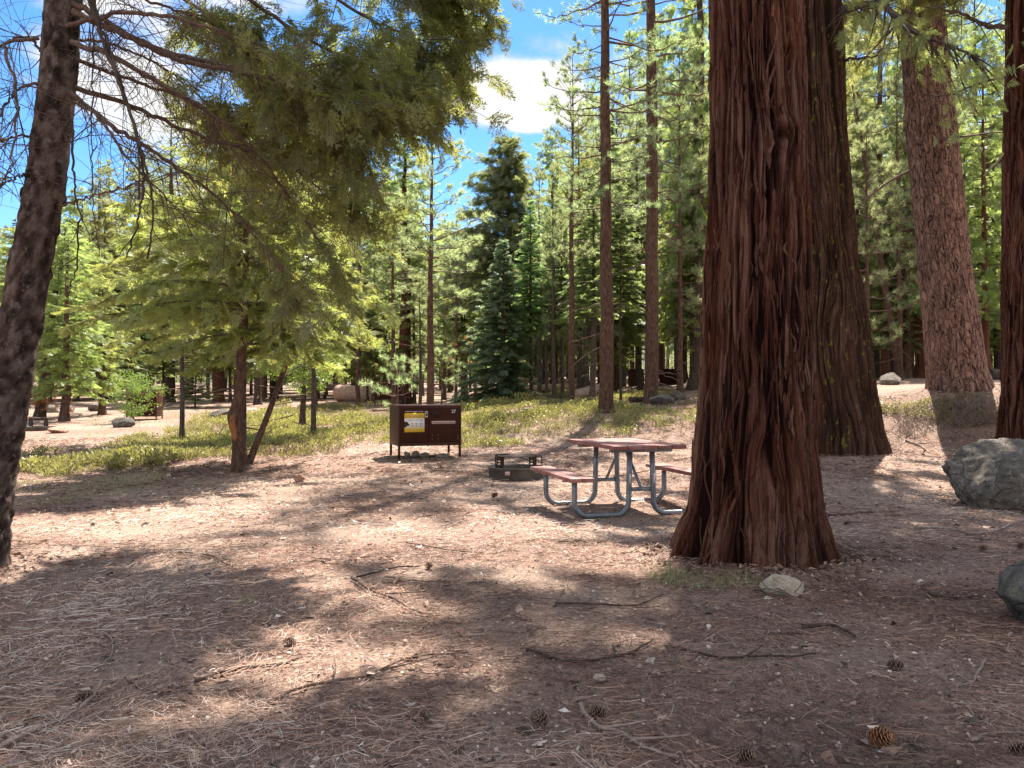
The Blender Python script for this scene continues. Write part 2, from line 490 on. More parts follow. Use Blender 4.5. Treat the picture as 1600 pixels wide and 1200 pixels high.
M['ring'] = simple('weathered_ring_steel', (.10, .085, .075), .8, .3, .5, 7, .3)
M['ash'] = simple('grey_ash', (.22, .20, .19), .95, 0, .3, 20, .5)


def table_mat():
    b = MB('red_stained_planks', .62, .35); v = b.co('Object', (14, .9, 14))
    n = b.noise(v, 3, 6, .65, .3); n2 = b.noise(b.co('Object'), 5, 4)
    c = b.ramp(n, (.3, (.13, .032, .026)), (.5, (.27, .085, .07)), (.72, (.42, .19, .165)))
    c = b.mix(b.math('MULTIPLY', b.ramp(n2, (.4, (0, 0, 0)), (.7, (1, 1, 1))), .6), c, (.46, .29, .265))  # weathered pale patches, lightened further to carry sky glare in the colour
    c = b.mix(b.math('MULTIPLY', b.attr(), .45), c, (.15, .055, .045)); w_ = b.ramp(b.noise(b.co('Object', (6, 1, 6)), 9, 6, .8), (.56, (0, 0, 0)), (.63, (1, 1, 1))); c = b.mix(b.math('MULTIPLY', w_, .45), c, (.40, .30, .27))
    b.col(c); b.bump(n, .5, .012); return b.m


M['planks'] = table_mat()


def rock_mat(name, a, c, e, lich=None):
    b = MB(name, .9, .2); v = b.co('Object')
    n = b.noise(v, 5, 8, .75, .4); n2 = b.noise(v, 75, 3, .7)
    cc = b.ramp(n, (.3, a), (.5, c), (.7, e))
    cc = b.mix(b.ramp(n2, (.55, (0, 0, 0)), (.66, (.5, .5, .5))), cc, tuple(q * .4 for q in c))
    if lich:
        l = b.ramp(b.noise(v, 11, 5, .75), (.56, (0, 0, 0)), (.60, (1, 1, 1)))
        cc = b.mix(b.math('MULTIPLY', l, .6), cc, lich)
    cr_ = b.ramp(b.vor(b.co('Object', (1, 1, 2.2)), 2.6, 'DISTANCE_TO_EDGE'), (.0, (1, 1, 1)), (.018, (0, 0, 0)))
    cc = b.mix(b.math('MULTIPLY', cr_, .7), cc, tuple(q * .4 for q in a)); g_ = b.noise(v, 260, 2, .8); cc = b.mix(b.ramp(g_, (.56, (0, 0, 0)), (.62, (.55, .55, .55))), cc, tuple(min(1, q * 1.5) for q in e))
    b.col(cc); b.bump(b.math('SUBTRACT', b.math('ADD', n, b.math('MULTIPLY', n2, .3)), b.math('MULTIPLY', cr_, .3)), .9, .05); return b.m


M['granite'] = rock_mat('dark_granite', (.045, .034, .026), (.135, .112, .092), (.30, .265, .23), (.34, .30, .25))
M['tan_rock'] = rock_mat('tan_granite', (.27, .19, .12), (.50, .40, .30), (.72, .67, .61))
M['lichen_rock'] = rock_mat('lichen_granite', (.04, .036, .031), (.115, .105, .095), (.27, .255, .235), (.19, .18, .10))
M['red_rock'] = rock_mat('reddish_stone', (.25, .12, .08), (.46, .26, .19), (.58, .38, .3))
M['mount'] = rock_mat('wooded_mountainside', (.015, .027, .024), (.035, .055, .05), (.085, .10, .105))


def cone_mat():
    return litter_mat('pine_cone_scales', (0, (.05, .028, .02)), (.5, (.14, .075, .05)), (1, (.42, .30, .22)))


M['cone'] = cone_mat()
M['cone_red'] = litter_mat('fresh_cone_scales', (0, (.10, .035, .015)), (.5, (.30, .12, .05)), (1, (.45, .24, .13)))

# ------------------------------------------------------------------ setting: ground, mountain


def ground():
    xs = np.concatenate([-np.geomspace(900, 9, 60), np.linspace(-8.8, 8.8, 330), np.geomspace(9, 900, 60)])
    ys = np.concatenate([-np.geomspace(60, 1, 20), np.linspace(-.5, 1.8, 10), np.linspace(1.9, 12, 220), np.geomspace(12.1, 40, 170), np.geomspace(41, 1200, 60)])
    X, Y = np.meshgrid(xs, ys, indexing='xy'); Z = gh(X, Y)
    nx, ny = len(xs), len(ys)
    V = np.stack([X, Y, Z], -1).reshape(-1, 3)
    j, i = np.meshgrid(np.arange(ny - 1), np.arange(nx - 1), indexing='ij'); o = j * nx + i
    Fq = np.stack([o, o + 1, o + nx + 1, o + nx], -1).reshape(-1, 4)
    a = Acc(); a.add(V, Fq)
    tag(link('ground', a.mesh('ground', M['ground'], True)), kind='structure')


ground()


def mountain():
    az = np.linspace(-75, 75, 160); k = 50
    a = np.radians(az)[None]; t = np.linspace(0, 1, k)[:, None]
    r = 420 + 700 * t
    X = r * np.sin(a); Y = r * np.cos(a)
    Hm = (165 + 45 * fbm(a * 5 + 3, 0 * a, .5, 4) + 20 * np.exp(-((a - np.radians(-4)) / .2) ** 2)) * np.ones_like(t)
    Z = Hm * sstep(t * 1.02) + 30 * fbm(X * .012, Y * .012, 2.2, 5) * np.minimum(1, t * 4) - 4
    V = np.stack([X, Y, Z], -1).reshape(-1, 3); n = 160
    j, i = np.meshgrid(np.arange(k - 1), np.arange(n - 1), indexing='ij'); o = j * n + i
    ac = Acc(); ac.add(V, np.stack([o, o + 1, o + n + 1, o + n], -1).reshape(-1, 4))
    tag(link('mountain', ac.mesh('mountain', M['mount'], True)), kind='structure')


mountain()

# ------------------------------------------------------------------ big trunks with modelled bark


def trunk_mesh(name, profile, mat, nth=420, nz=420, furrow=.034, kf=4.6, zs=.75, butt=.05, lobes=8, lean=None, seed=0, ztop=None, uv=False, knots=(), strips=0):
    """profile: list of (z, radius, xoff). Round trunk with furrowed surface, base at z=0"""
    pz, pr, po = [np.array(q) for q in zip(*profile)]
    z0, z1 = pz[0], pz[-1]
    u = np.linspace(0, 1, nz); z = z0 + (z1 - z0) * u
    # denser rows low down
    zz = np.concatenate([np.linspace(z0, min(z1, 7), int(nz * .8)), np.linspace(min(z1, 7.05), z1, nz - int(nz * .8))]) if z1 > 8 else z
    z = zz
    R = np.interp(z, pz, pr); O = np.interp(z, pz, po)
    kk = np.ones(9) / 9
    R[4:-4] = np.convolve(R, kk, 'valid'); O[4:-4] = np.convolve(O, kk, 'valid')
    th = np.linspace(0, 2 * np.pi, nth, endpoint=False) + np.pi / 2
    TH, Z = np.meshgrid(th, z)
    c, s = np.cos(TH), np.sin(TH); sd = seed * 13.7
    wz = Z + .0
    tw = TH + .20 * vn(c * 1.2 + sd, s * 1.2, Z * .5) + .075 * vn(c * 3 + sd, s * 3, Z * 1.6 + 4) + .022 * vn(c * 8, s * 8 + sd, Z * 4.5) + .012 * Z
    cw, sw = np.cos(tw), np.sin(tw)
    fr = lambda k, zf, o, sh: np.clip(1 - np.abs(fbm(cw * k + sd, sw * k, wz * zf + o, 2, .4)) * sh, 0, 1)
    r1 = fr(kf, zs, 0, 2.3); r2 = fr(kf * 2.1, zs * 1.6, 9, 2.3); r4 = fr(kf * 4.2, zs * 2.6, 3, 2.0)
    r3 = fbm(cw * kf * 8 + sd, sw * kf * 8, wz * zs * 5 + 5, 2, .6); pl_ = fbm(cw * kf * .9, sw * kf * .9 + sd, wz * zs * 1.3 + 7, 3)
    hgt = -(r1 ** 1.5) * .95 - .55 * r2 ** 1.6 - .28 * r4 ** 1.5 + .20 * r3 + .28 * pl_
    lob = np.cos(lobes * TH + 1.3 * vn(c + sd, s, Z * .3) * 3) * butt * np.exp(-np.maximum(Z, 0) / .55) + .02 * vn(c * 1.5 + sd, s * 1.5, Z * .6)
    rad = R[:, None] + furrow * (hgt - .25) + lob
    tint = np.clip((hgt + 1.15) / 1.45, 0, 1)
    for (ka, kz, kr) in knots:                       # burls / branch scars
        dd = np.hypot(((TH - ka + np.pi) % (2 * np.pi) - np.pi) * R[:, None], (Z - kz) * .75)
        rad = rad + kr * .75 * np.exp(-(dd / kr) ** 2) - kr * 1.3 * np.exp(-(dd / (kr * .38)) ** 2)
        tint = tint * (1 - .7 * np.exp(-(dd / (kr * .45)) ** 2))
    V = np.stack([O[:, None] + rad * c, rad * s, Z], -1).reshape(-1, 3)
    j, i = np.meshgrid(np.arange(len(z) - 1), np.arange(nth), indexing='ij'); i2 = (i + 1) % nth
    Fq = np.stack([j * nth + i, j * nth + i2, (j + 1) * nth + i2, (j + 1) * nth + i], -1).reshape(-1, 4)
    a = Acc(); a.add(V, Fq, 0, tint.ravel())
    if strips:                                        # loose shreds of bark lying along the trunk
        rs = np.random.default_rng(seed + 5); B = strips; N = 9
        zc = rs.uniform(.05, min(z1, 7), B); tc_ = rs.uniform(0, 2 * np.pi, B); Ls = rs.uniform(.10, .55, B); Ws = rs.uniform(.008, .038, B); u_ = np.linspace(-.5, .5, N)[None]
        zz_ = np.maximum(zc[:, None] + Ls[:, None] * u_, .01); slant = rs.normal(0, .05, B)[:, None]; bend = rs.normal(0, .02, B)[:, None]
        Rr = np.interp(zz_, z, R); ta = tc_[:, None] + (slant * u_ * Ls[:, None] + bend * np.sin(u_ * 5)) / Rr
        iz = np.clip(np.searchsorted(z, zz_), 0, len(z) - 1); it = (np.round((ta - np.pi / 2) / (2 * np.pi) * nth).astype(int)) % nth
        off = .002 + rs.uniform(0, .011, B)[:, None] * np.abs(2 * u_) ** 2.5 * (rs.random((B, 1)) < .75) + .003
        rb = rad[iz, it]; rb = (rb + np.roll(rb, 1, 1) + np.roll(rb, -1, 1)) / 3; rb[:, 0] = rb[:, 1]; rb[:, -1] = rb[:, -2]; rb = rb + off
        wv = Ws[:, None] * np.clip(1.15 - np.abs(2 * u_) ** 3, .12, 1) * rs.uniform(.7, 1.3, (B, N)) / Rr
        cols = []
        for sgn, dr_ in ((-1, -.006), (-.35, .002), (.4, .002), (1, -.006)):
            q = ta + sgn * wv * .5; cols.append(np.stack([np.interp(zz_, z, O) + (rb + dr_) * np.cos(q), (rb + dr_) * np.sin(q), zz_], -1))
        VV = np.stack(cols, 2).reshape(-1, 3); bb, nn2, k2_ = np.meshgrid(np.arange(B), np.arange(N - 1), np.arange(3), indexing='ij'); o2 = bb * N * 4 + nn2 * 4 + k2_
        a.add(VV, np.stack([o2, o2 + 1, o2 + 5, o2 + 4], -1).reshape(-1, 4), 0, np.repeat(np.clip(rs.normal(.56, .16, B), .1, 1), N * 4))
    me = a.mesh(name, mat, True)
    if uv:
        lay = me.uv_layers.new(name='UVMap')
        jj, ii = j.ravel(), i.ravel(); rm = float(R.mean())
        U = np.stack([ii, ii + 1, ii + 1, ii], -1) / nth * 2 * np.pi * rm
        Vv = z[np.stack([jj, jj, jj + 1, jj + 1], -1)]
        lay.data.foreach_set('uv', np.stack([U, Vv], -1).ravel().astype(np.float32))
    return me

# ------------------------------------------------------------------ foliage templates


def kite(p, d, side, L, w):
    d = d / np.linalg.norm(d); side = side / np.linalg.norm(side)
    return [p, p + d * L * .45 + side * w / 2, p + d * L, p + d * L * .45 - side * w / 2]


def t_tuft(n, w, r):
    V = []; Fc = []
    for i in range(n):
        a = r.uniform(0, 6.283); th = math.radians(r.uniform(12, 80)); st = r.uniform(-.1, .3)
        d = np.array([math.cos(th), math.sin(th) * math.cos(a), math.sin(th) * math.sin(a)])
        s = norm(np.cross(d, r.normal(size=3))); L = r.uniform(.65, 1.0); p = np.array([st, 0, 0])
        Fc.append([len(V), len(V) + 1, len(V) + 2]); V += [p - s * w / 2, p + s * w / 2, p + d * L + np.array([0, 0, -.08 * L])]
    return np.array(V), np.array(Fc)


def t_spray(r, n=6, w=.10, droop=.25, ang=50, sub=True):
    V = []
    ax = np.array([1., 0, 0])

    def dr(p): p = np.array(p, float); p[2] -= droop * p[0] ** 2; return p
    for i in range(3):
        V += [dr(q) for q in kite(np.array([i * .3, 0, 0]), ax, np.array([0, 1., .15 * r.normal()]), .42, w * .9)]
    for i in range(n):
        for sg in (-1, 1):
            t = (i + .4 + .4 * r.random()) / n; L = (1 - t) * .5 + .16; a = math.radians(ang + r.uniform(-10, 10)) * sg
            d = np.array([math.cos(a), math.sin(a), r.uniform(-.25, .2)])
            s = np.array([-math.sin(a), math.cos(a), r.uniform(-.35, .35)])
            p = np.array([t * .9, 0, 0])
            V += [dr(q) for q in kite(p, d, s, L, w)]
            if sub and L > .3:
                for sg2 in (-1, 1):
                    a2 = a + sg2 * math.radians(42)
                    V += [dr(q) for q in kite(p + d * L * .35, np.array([math.cos(a2), math.sin(a2), r.uniform(-.2, .2)]), np.array([-math.sin(a2), math.cos(a2), r.uniform(-.3, .3)]), L * .55, w * .85)]
    V = np.array(V); return V, np.arange(len(V)).reshape(-1, 4)


def t_needle_spray(r, n=5, droop=.2):
    """a near fir twig: axis and side shoots lined with separate needles (triangles)"""
    V = []
    def line(p, d, L, k):
        d = norm(d)
        for i in range(k):
            for sg in (-1, 1):
                q = p + d * L * (i + r.random()) / k
                sd = norm(np.cross(d, np.array([0, 0, 1.])) * sg + d * .55 + np.array([0, 0, r.uniform(-.35, .45)]))
                ln = .115 * r.uniform(.7, 1.15); wd = norm(np.cross(sd, r.normal(size=3))) * .025
                V.extend([q - wd, q + wd, q + sd * ln])
    line(np.zeros(3), np.array([1., 0, 0]), 1.0, 12)
    for i in range(n):
        for sg in (-1, 1):
            t = (i + .3 + .5 * r.random()) / n * .85; a = math.radians(48 + r.uniform(-10, 10)) * sg
            line(np.array([t, 0, -droop * t * t]), np.array([math.cos(a), math.sin(a), r.uniform(-.3, .1)]), (1 - t) * .5 + .1, int(3 + (1 - t) * 6))
    V = np.array(V); V[:, 2] -= droop * V[:, 0] ** 2
    return V, np.arange(len(V)).reshape(-1, 3)


def t_leaves(r, n=14, L=.5):
    V = []
    for i in range(n):
        p = r.normal(size=3) * .45; d = norm(r.normal(size=3) + np.array([0, 0, -.2])); s = norm(np.cross(d, r.normal(size=3)))
        V += kite(p, d, s, L * r.uniform(.6, 1), L * .55)
    V = np.array(V); return V, np.arange(len(V)).reshape(-1, 4)


rr = np.random.default_rng(3)
TUFT = [t_tuft(26, .06, rr) for _ in range(4)]
SPRAY_F = [t_spray(rr, 8, .085, .16, 54, False) for _ in range(5)]
SPRAY_C = [t_spray(rr, 7, .055, .42, 38, True) for _ in range(5)]
SPRAY_N = [t_needle_spray(rr) for _ in range(4)]
LEAVES = [t_leaves(rr) for _ in range(4)]


def scatter(acc, tmpl, P, X, S, r, mat=0, rollsd=.6, tint=None):
    P, X, S = np.asarray(P), np.asarray(X), np.asarray(S)
    k = r.integers(0, len(tmpl), len(P))
    if tint is None: tint = np.clip(r.normal(.5, .25, len(P)), 0, 1)
    for i, (tv, tf) in enumerate(tmpl):
        m = k == i
        if not m.any(): continue
        v, f = inst(tv, tf, P[m], X[m], r.normal(0, rollsd, m.sum()), S[m])
        tt = np.repeat(tint[m], len(tv)); acc.add(v, f, mat, np.clip(tt + r.normal(0, .08, len(tt)), 0, 1))


def gen_crown(kind, Hc, R, nb, seed, dead=6, dens=1.0, leaf='pine_leaf', bark='twig', fine=1.0):
    r = np.random.default_rng(seed); wood = Acc(); lf = Acc(); N = 7
    u = np.sort(r.random(nb)) if kind != 'fir' else np.clip((np.arange(nb) // 5 * 5 + 2.5) / nb + r.normal(0, .012, nb), 0, 1)
    az = np.arange(nb) * 2.399 + r.uniform(-.5, .5, nb)
    z = np.clip(u + r.normal(0, .006, nb), 0, 1) * Hc
    side = 1 + .28 * np.cos(az - r.uniform(0, 6.28))                       # lopsided
    gap = .75 + .5 * (vn(az * .9 + seed, z * .5, 0.3 + seed) > -.3)
    if kind == 'pine':
        prof = np.minimum(1, .45 + u * 1.5) * (1.02 - u) ** .6; L = R * prof * r.uniform(.55, 1.15, nb) * side * gap
        a0, b0 = np.interp(u, [0, .5, 1], [-.25, .1, .7]), np.interp(u, [0, 1], [.22, .25])
    elif kind == 'fir':
        prof = (1.02 - u) ** .85; L = R * prof * r.uniform(.72, 1.08, nb) * side
        a0, b0 = np.interp(u, [0, 1], [-.12, .45]), np.full(nb, -.12)
    elif kind == 'oak':
        prof = np.sqrt(np.clip(1 - (2 * u - 1) ** 2 * .85, .1, 1)); L = R * prof * r.uniform(.5, 1.1, nb) * side
        a0, b0 = np.full(nb, .35), np.full(nb, -.15)
    else:
        prof = np.minimum(1, .6 + u * 1.6) * (1.03 - u) ** .55; L = R * prof * r.uniform(.55, 1.15, nb) * side * gap
        a0, b0 = np.interp(u, [0, 1], [.05, .55]), np.interp(u, [0, 1], [-.42, -.3])
    if dead:
        zd = -r.uniform(0, .45, dead) * Hc; z = np.concatenate([z, zd]); az = np.concatenate([az, r.uniform(0, 6.28, dead)])
        L = np.concatenate([L, R * r.uniform(.25, .7, dead)]); a0 = np.concatenate([a0, r.uniform(-.5, .1, dead)]); b0 = np.concatenate([b0, r.uniform(-.3, .2, dead)])
    nn = len(z); s = np.linspace(0, 1, N)
    h = np.stack([np.cos(az), np.sin(az)], -1)
    Pt = np.zeros((nn, N, 3)); Pt[:, :, :2] = h[:, None] * (L[:, None] * s)[..., None]
    Pt[:, :, 2] = z[:, None] + L[:, None] * (a0[:, None] * s + b0[:, None] * s ** 2)
    Pt += r.normal(0, .035, Pt.shape) * L[:, None, None] * s[None, :, None]
    rad = (.008 + .011 * L)[:, None] * (1.05 - .85 * s)[None]
    v, f = tubes(Pt, rad, 4); wood.add(v, f)
    PP, XX, SS, TT = [], [], [], []; tw = []
    for i in range(nb):
        Li = L[i]
        if kind == 'pine': m = max(3, int((4 + Li * 5) * dens)); s0 = .35
        elif kind == 'oak': m = max(4, int((6 + Li * 9) * dens)); s0 = .25
        else: m = max(5, int((9 + Li * 14) * dens)); s0 = .12
        t = s0 + (1 - s0) * np.sqrt(r.random(m)) if kind == 'pine' else s0 + (1 - s0) * r.random(m)
        t[0] = 1
        q = t * (N - 1); k = np.minimum(q.astype(int), N - 2); fr = (q - k)[:, None]
        p = Pt[i, k] * (1 - fr) + Pt[i, k + 1] * fr
        T = norm(Pt[i, k + 1] - Pt[i, k]); B = np.cross(T, [0, 0, 1.]); sg = np.where(r.random(m) < .5, -1, 1)[:, None]
        if kind == 'pine':
            off = (B * sg * r.uniform(0, .26, (m, 1)) + np.array([0, 0, 1]) * r.uniform(-.02, .10, (m, 1)) + T * .06) * min(Li, 2.4)
            off[0] = 0
            for a_, b_ in zip(p, p + off): tw.append((a_, b_))
            PP.append(p + off); XX.append(norm(off * .8 + T * .35 + [0, 0, .12] + r.normal(0, .15, (m, 3)))); SS.append(r.uniform(.17, .27, m))
        elif kind == 'oak':
            PP.append(p + r.normal(0, .12, (m, 3))); XX.append(r.normal(0, 1, (m, 3))); SS.append(r.uniform(.10, .18, m))
        elif kind == 'fir':
            PP.append(p + r.normal(0, .02, (m, 3))); XX.append(norm(T * .75 + B * sg * r.uniform(.2, 1, (m, 1)) + [0, 0, -.05])); SS.append(r.uniform(.28, .5, m) * (1.15 - .45 * t) * min(1, .45 + Li * .4))
        else:
            PP.append(p + r.normal(0, .05, (m, 3))); XX.append(norm(T * .7 + B * sg * r.uniform(.1, 1, (m, 1)) + np.array([0, 0, 1]) * r.uniform(-1.0, .2, (m, 1)))); SS.append(r.uniform(.2, .46, m) * min(1, .5 + Li * .35))
        TT.append(np.clip(r.normal(.5, .18) + r.normal(0, .15, m) + .25 * (t - .6), 0, 1))
    tm = {'pine': TUFT, 'fir': SPRAY_F, 'cedar': SPRAY_C, 'oak': LEAVES}[kind]
    scatter(lf, tm, np.concatenate(PP), np.concatenate(XX), np.concatenate(SS) * fine, r, 0, {'pine': 3, 'fir': .4, 'cedar': 2.6, 'oak': 3}[kind], np.concatenate(TT))
    if tw:
        tw = np.array(tw); v, f = tubes(tw, np.full((len(tw), 2), .006), 3); wood.add(v, f)
    lf.v += wood.v; lf.t += wood.t; lf.f += [(f + lf.n, 1) for f, m in wood.f]; lf.n += wood.n
    return dict(H=Hc, R=R, leaf=lf.mesh(kind + '_crown', [M[leaf], M[bark]]))


TPL = {
    'pine_tall': [gen_crown('pine', 17, 2.6, 120, 21 + i, 14) for i in range(3)],
    'pine_short': [gen_crown('pine', 7, 1.7, 64, 31 + i, 6) for i in range(3)],
    'pine_sapling': [gen_crown('pine', 1.6, 1.3, 16, 41, 0)],
    'fir': [gen_crown('fir', 9, 1.7, 180, 51 + i, 6, 1, 'fir_leaf') for i in range(3)],
    'fir_blue': [gen_crown('fir', 6.5, 1.9, 230, 61, 0, 1.15, 'blue_leaf')],
    'cedar': [gen_crown('cedar', 11, 2.0, 110, 71 + i, 4, 1, 'cedar_leaf') for i in range(3)],
    'cedar_dense': [gen_crown('cedar', 10, 2.3, 300, 77, 0, 1.25, 'fir_leaf')],
    'cedar_big': [gen_crown('cedar', 20, 4.2, 130, 81 + i, 0, 1.2, 'cedar_leaf') for i in range(2)],
    'cedar_yellow': [gen_crown('cedar', 5.0, 2.1, 62, 91 + i, 6, 1.7, 'yellow_leaf', fine=.78) for i in range(2)],
    'oak': [gen_crown('oak', 2.0, 1.2, 34, 95 + i, 0, 1, 'oak_leaf') for i in range(2)],
}
_cnt = {}


def crown(root, kind, zb, Hc, R, rot=None, which=None, xoff=0):
    k = _cnt[kind] = _cnt.get(kind, -1) + 1
    t = TPL[kind][(k if which is None else which) % len(TPL[kind])]
    for nm, me in (('crown', t['leaf']),):
        o = link(nm, me, root); o.location = (xoff, 0, zb); o.scale = (R / t['R'], R / t['R'], Hc / t['H'])
        o.rotation_euler = (0, 0, (k * 2.17) if rot is None else rot)


def thin_trunk(H, dia, mat, seed, wob=.02, sides=12, n=22, flare=1.35):
    r = np.random.default_rng(seed); z = np.concatenate([[-.25, 0, .12, .35], np.linspace(.8, H, n)])
    p = np.stack([np.cumsum(r.normal(0, wob, len(z))) * dia * 2, np.cumsum(r.normal(0, wob, len(z))) * dia * 2, z], -1); p[:4, :2] = p[3, :2] * 0
    R = dia / 2 * np.clip(1 - np.maximum(z, 0) / H, 0.03, 1) ** .75; R[:3] *= np.array([flare, flare * .96, 1 + (flare - 1) * .45])
    a = Acc(); v, f = tubes(p, R, sides); v = v + r.normal(0, dia * .012, v.shape); a.add(v, f)
    return a.mesh('trunk', mat, True)


def tree(label, px, d, kind, H, dia, zb, R, bark='pine_bark', name='pine_tree', cat='tree', group=None, lean=(0, 0), rot=None, which=None, py=None, Hc=None, seed=None):
    p = G(px, py) if py else AT(px, d)
    root = thing(name, label, cat, p, 0, group)
    root.rotation_euler = (lean[1], lean[0], 0)
    k = seed if seed is not None else int(px * 7 + (d or 0) * 3)
    link('trunk', thin_trunk(H, dia, M[bark], k), root)
    if kind: crown(root, kind, zb, (Hc or (H - zb)) * 1.02, R, rot, which)
    return root

# ------------------------------------------------------------------ the great trees at right


def zat(py, d): return float(P3(800, py, d)[2])


# main red cedar
D0 = 6.12
cx = (1178 - 800) / F * D0; g0 = float(gh(cx, D0 - .5)) - .02
k0 = D0 / F
prof = [(-.25, .64, -.02), (0.0, .61, -.015), (.12, .575, -.01), (.3, .54, 0)]
for y, hw, c in ((800, 100, 1180), (700, 93.5, 1180), (600, 89, 1184), (400, 82, 1186), (200, 74, 1187), (0, 73, 1185)):
    prof.append((zat(y, D0) - g0, hw * k0, (c - 1178) * k0))
prof += [(9, .33, .05), (16, .25, .1), (26, .05, .1)]
r_ = thing('cedar_tree', 'massive red-barked cedar trunk with flared base between picnic table and tan rock', 'tree', (cx, D0, g0))
link('trunk', trunk_mesh('trunk', prof, M['cedar'], 640, 620, .044, 4.6, .55, .085, 9, seed=1, strips=1500,
     knots=[(-1.82, zat(172, D0), .075), (-1.2, zat(115, D0), .06), (-1.4, zat(240, D0), .09), (-1.72, zat(330, D0), .06), (-1.12, zat(235, D0), .06), (-2.15, zat(168, D0), .05)]), r_)
crown(r_, 'cedar_big', 8.0, 18, 3.2, 1.0, 0)

# second cedar, mossy
D1 = 15.3; cx = (1300 - 800) / F * D1; g1 = float(gh(cx, D1 - .9)) - .03; k1 = D1 / F
prof = [(-.3, 1.12, 0.10)] + [(max(0, zat(y, D1) - g1), (re - c) * k1, (c - 1300) * k1) for y, re, c in ((702, 1385, 1303), (660, 1376, 1303), (600, 1367, 1301), (400, 1342, 1290), (200, 1325, 1280), (0, 1318, 1278))]
prof += [(16, .42, -.4), (26, .2, -.4), (31, .04, -.4)]
r_ = thing('cedar_tree', 'broad brown cedar with yellow moss flecks standing behind the massive red trunk', 'tree', (cx, D1, g1))
link('trunk', trunk_mesh('trunk', prof, M['cedar_mossy'], 420, 460, .06, 5.0, .4, .06, 8, seed=2, strips=1300), r_)
crown(r_, 'cedar_big', 9.5, 21, 4.6, 2.0, 1)

# big plated pine
D2 = 18.2; cx = (1497 - 800) / F * D2; g2 = float(gh(cx, D2 - .6)) - .03; k2 = D2 / F
prof = [(-.3, .75, .05)] + [(max(0, zat(y, D2) - g2), w / 2 * k2, (c - 1497) * k2) for y, w, c in ((607, 94, 1499), (580, 85, 1495), (400, 76, 1477), (200, 73, 1458), (100, 68, 1452), (0, 62, 1445))]
prof += [(20, .36, -1.0), (34, .06, -1.4)]
r_ = thing('pine_tree', 'huge old pine with pinkish plated bark leaning slightly left', 'tree', (cx, D2, g2))
link('trunk', trunk_mesh('trunk', prof, M['plate'], 260, 300, .02, 4, .9, .02, 5, seed=3, uv=True), r_)
crown(r_, 'pine_tall', 14, 21, 4.6, .5, 1, xoff=-.9)

# right edge cedar
D3 = 14.6; cx = (1618 - 800) / F * D3; g3 = float(gh(cx, D3 - .6)) - .04; k3 = D3 / F
prof = [(-.3, .85, 0)] + [(max(0, zat(y, D3) - g3), (1620 + dx - le) * k3 * .84, dx * k3) for y, le, dx in ((690, 1556, 0), (600, 1563, 0), (400, 1566, 2), (200, 1571, 5), (0, 1577, 8))]
prof += [(18, .33, .3), (28, .04, .4)]
r_ = thing('cedar_tree', 'red-brown cedar trunk cut by the picture edge behind the dark boulder', 'tree', (cx, D3, g3))
link('trunk', trunk_mesh('trunk', prof, M['cedar'], 360, 400, .05, 4.6, .45, .05, 7, seed=4, strips=1100), r_)
crown(r_, 'cedar_big', 9.2, 19, 4.4, 4.0, 0)
#EOF1

# bare limb and stubs on the cedars at upper right


def limb(root, name, pts, r0, r1, mat, n=24, sides=7, twigs=0, seed=0, tl=(.25, .6), down=.5):
    """a limb of a tree given by world points; returns smooth path; object lies in the tree's frame"""
    base = np.array(root.location); p = cr(np.array(pts), n); a = Acc(); r = np.random.default_rng(seed)
    p[1:-1] += r.normal(0, .012, (n - 2, 3))
    v, f = tubes(p - base, np.linspace(r0, r1, n), sides); a.add(v, f)
    if twigs:
        tw = make_twigs(p, twigs, r, tl, down); v, f = tubes(tw - base, np.linspace(max(.0035, r0 * .25), .0015, tw.shape[1])[None] * np.ones((len(tw), 1)), 3); a.add(v, f)
    link(name, a.mesh(name, mat, True), root)
    return p


def make_twigs(p, k, r, tl, down, N=7, s0=.12):
    i = r.integers(int(len(p) * s0), len(p) - 1, k); T = norm(p[np.minimum(i + 1, len(p) - 1)] - p[i - 1])
    d = norm(T * .55 + r.normal(0, .6, (k, 3)) + np.array([0, 0, -down * .5])); L = r.uniform(tl[0], tl[1], k)
    s = np.linspace(0, 1, N)
    b = norm(r.normal(0, 1, (k, 3)) + np.array([0, 0, -down]))
    return p[i][:, None] + d[:, None] * (L[:, None] * s)[..., None] + b[:, None] * (L[:, None] * .38 * s ** 2)[..., None] + np.cumsum(r.normal(0, .012, (k, N, 3)), 1) * s[None, :, None]


def px_pts(l): return [P3(*q) for q in l]


cedar2 = [o for o in COL.objects if o.name == 'cedar_tree.001'][0]
cedar3 = [o for o in COL.objects if o.name == 'cedar_tree.002'][0]
p = limb(cedar2, 'limb', px_pts([(1312, 18, 15.0), (1335, 10, 14.4), (1365, 5, 13.6), (1388, 12, 13), (1420, 45, 12.4), (1480, 70, 12), (1530, 88, 11.6)]), .085, .012, M['fir_bark'], 30, 8, 60, 5, (.3, 1.3), 1.2)
limb(cedar2, 'limb', px_pts([(1316, 92, 15), (1350, 90, 14.5), (1400, 83, 14)]), .03, .008, M['dark_bark'], 12, 6, 8, 6, (.15, .5), .2)
lf = Acc(); r = np.random.default_rng(44)
q = make_twigs(p, 46, r, (.3, 1.1), 1.2)[:, 3:, :].reshape(-1, 3) - np.array(cedar2.location)
scatter(lf, SPRAY_C, q, norm(r.normal(0, .5, q.shape) + [0, 0, -.7]), r.uniform(.14, .32, len(q)), r)
link('crown', lf.mesh('spray_foliage', M['cedar_leaf']), cedar2)
limb(cedar3, 'limb', px_pts([(1572, 42, 14), (1540, 40, 13.4), (1500, 22, 13), (1455, 8, 12.6)]), .05, .01, M['dark_bark'], 18, 6, 26, 8, (.2, .9), .5)
limb(cedar3, 'limb', px_pts([(1566, 240, 14), (1550, 262, 13.7), (1537, 275, 13.5)]), .03, .014, M['cover_leaf'], 10, 6, 0, 9)
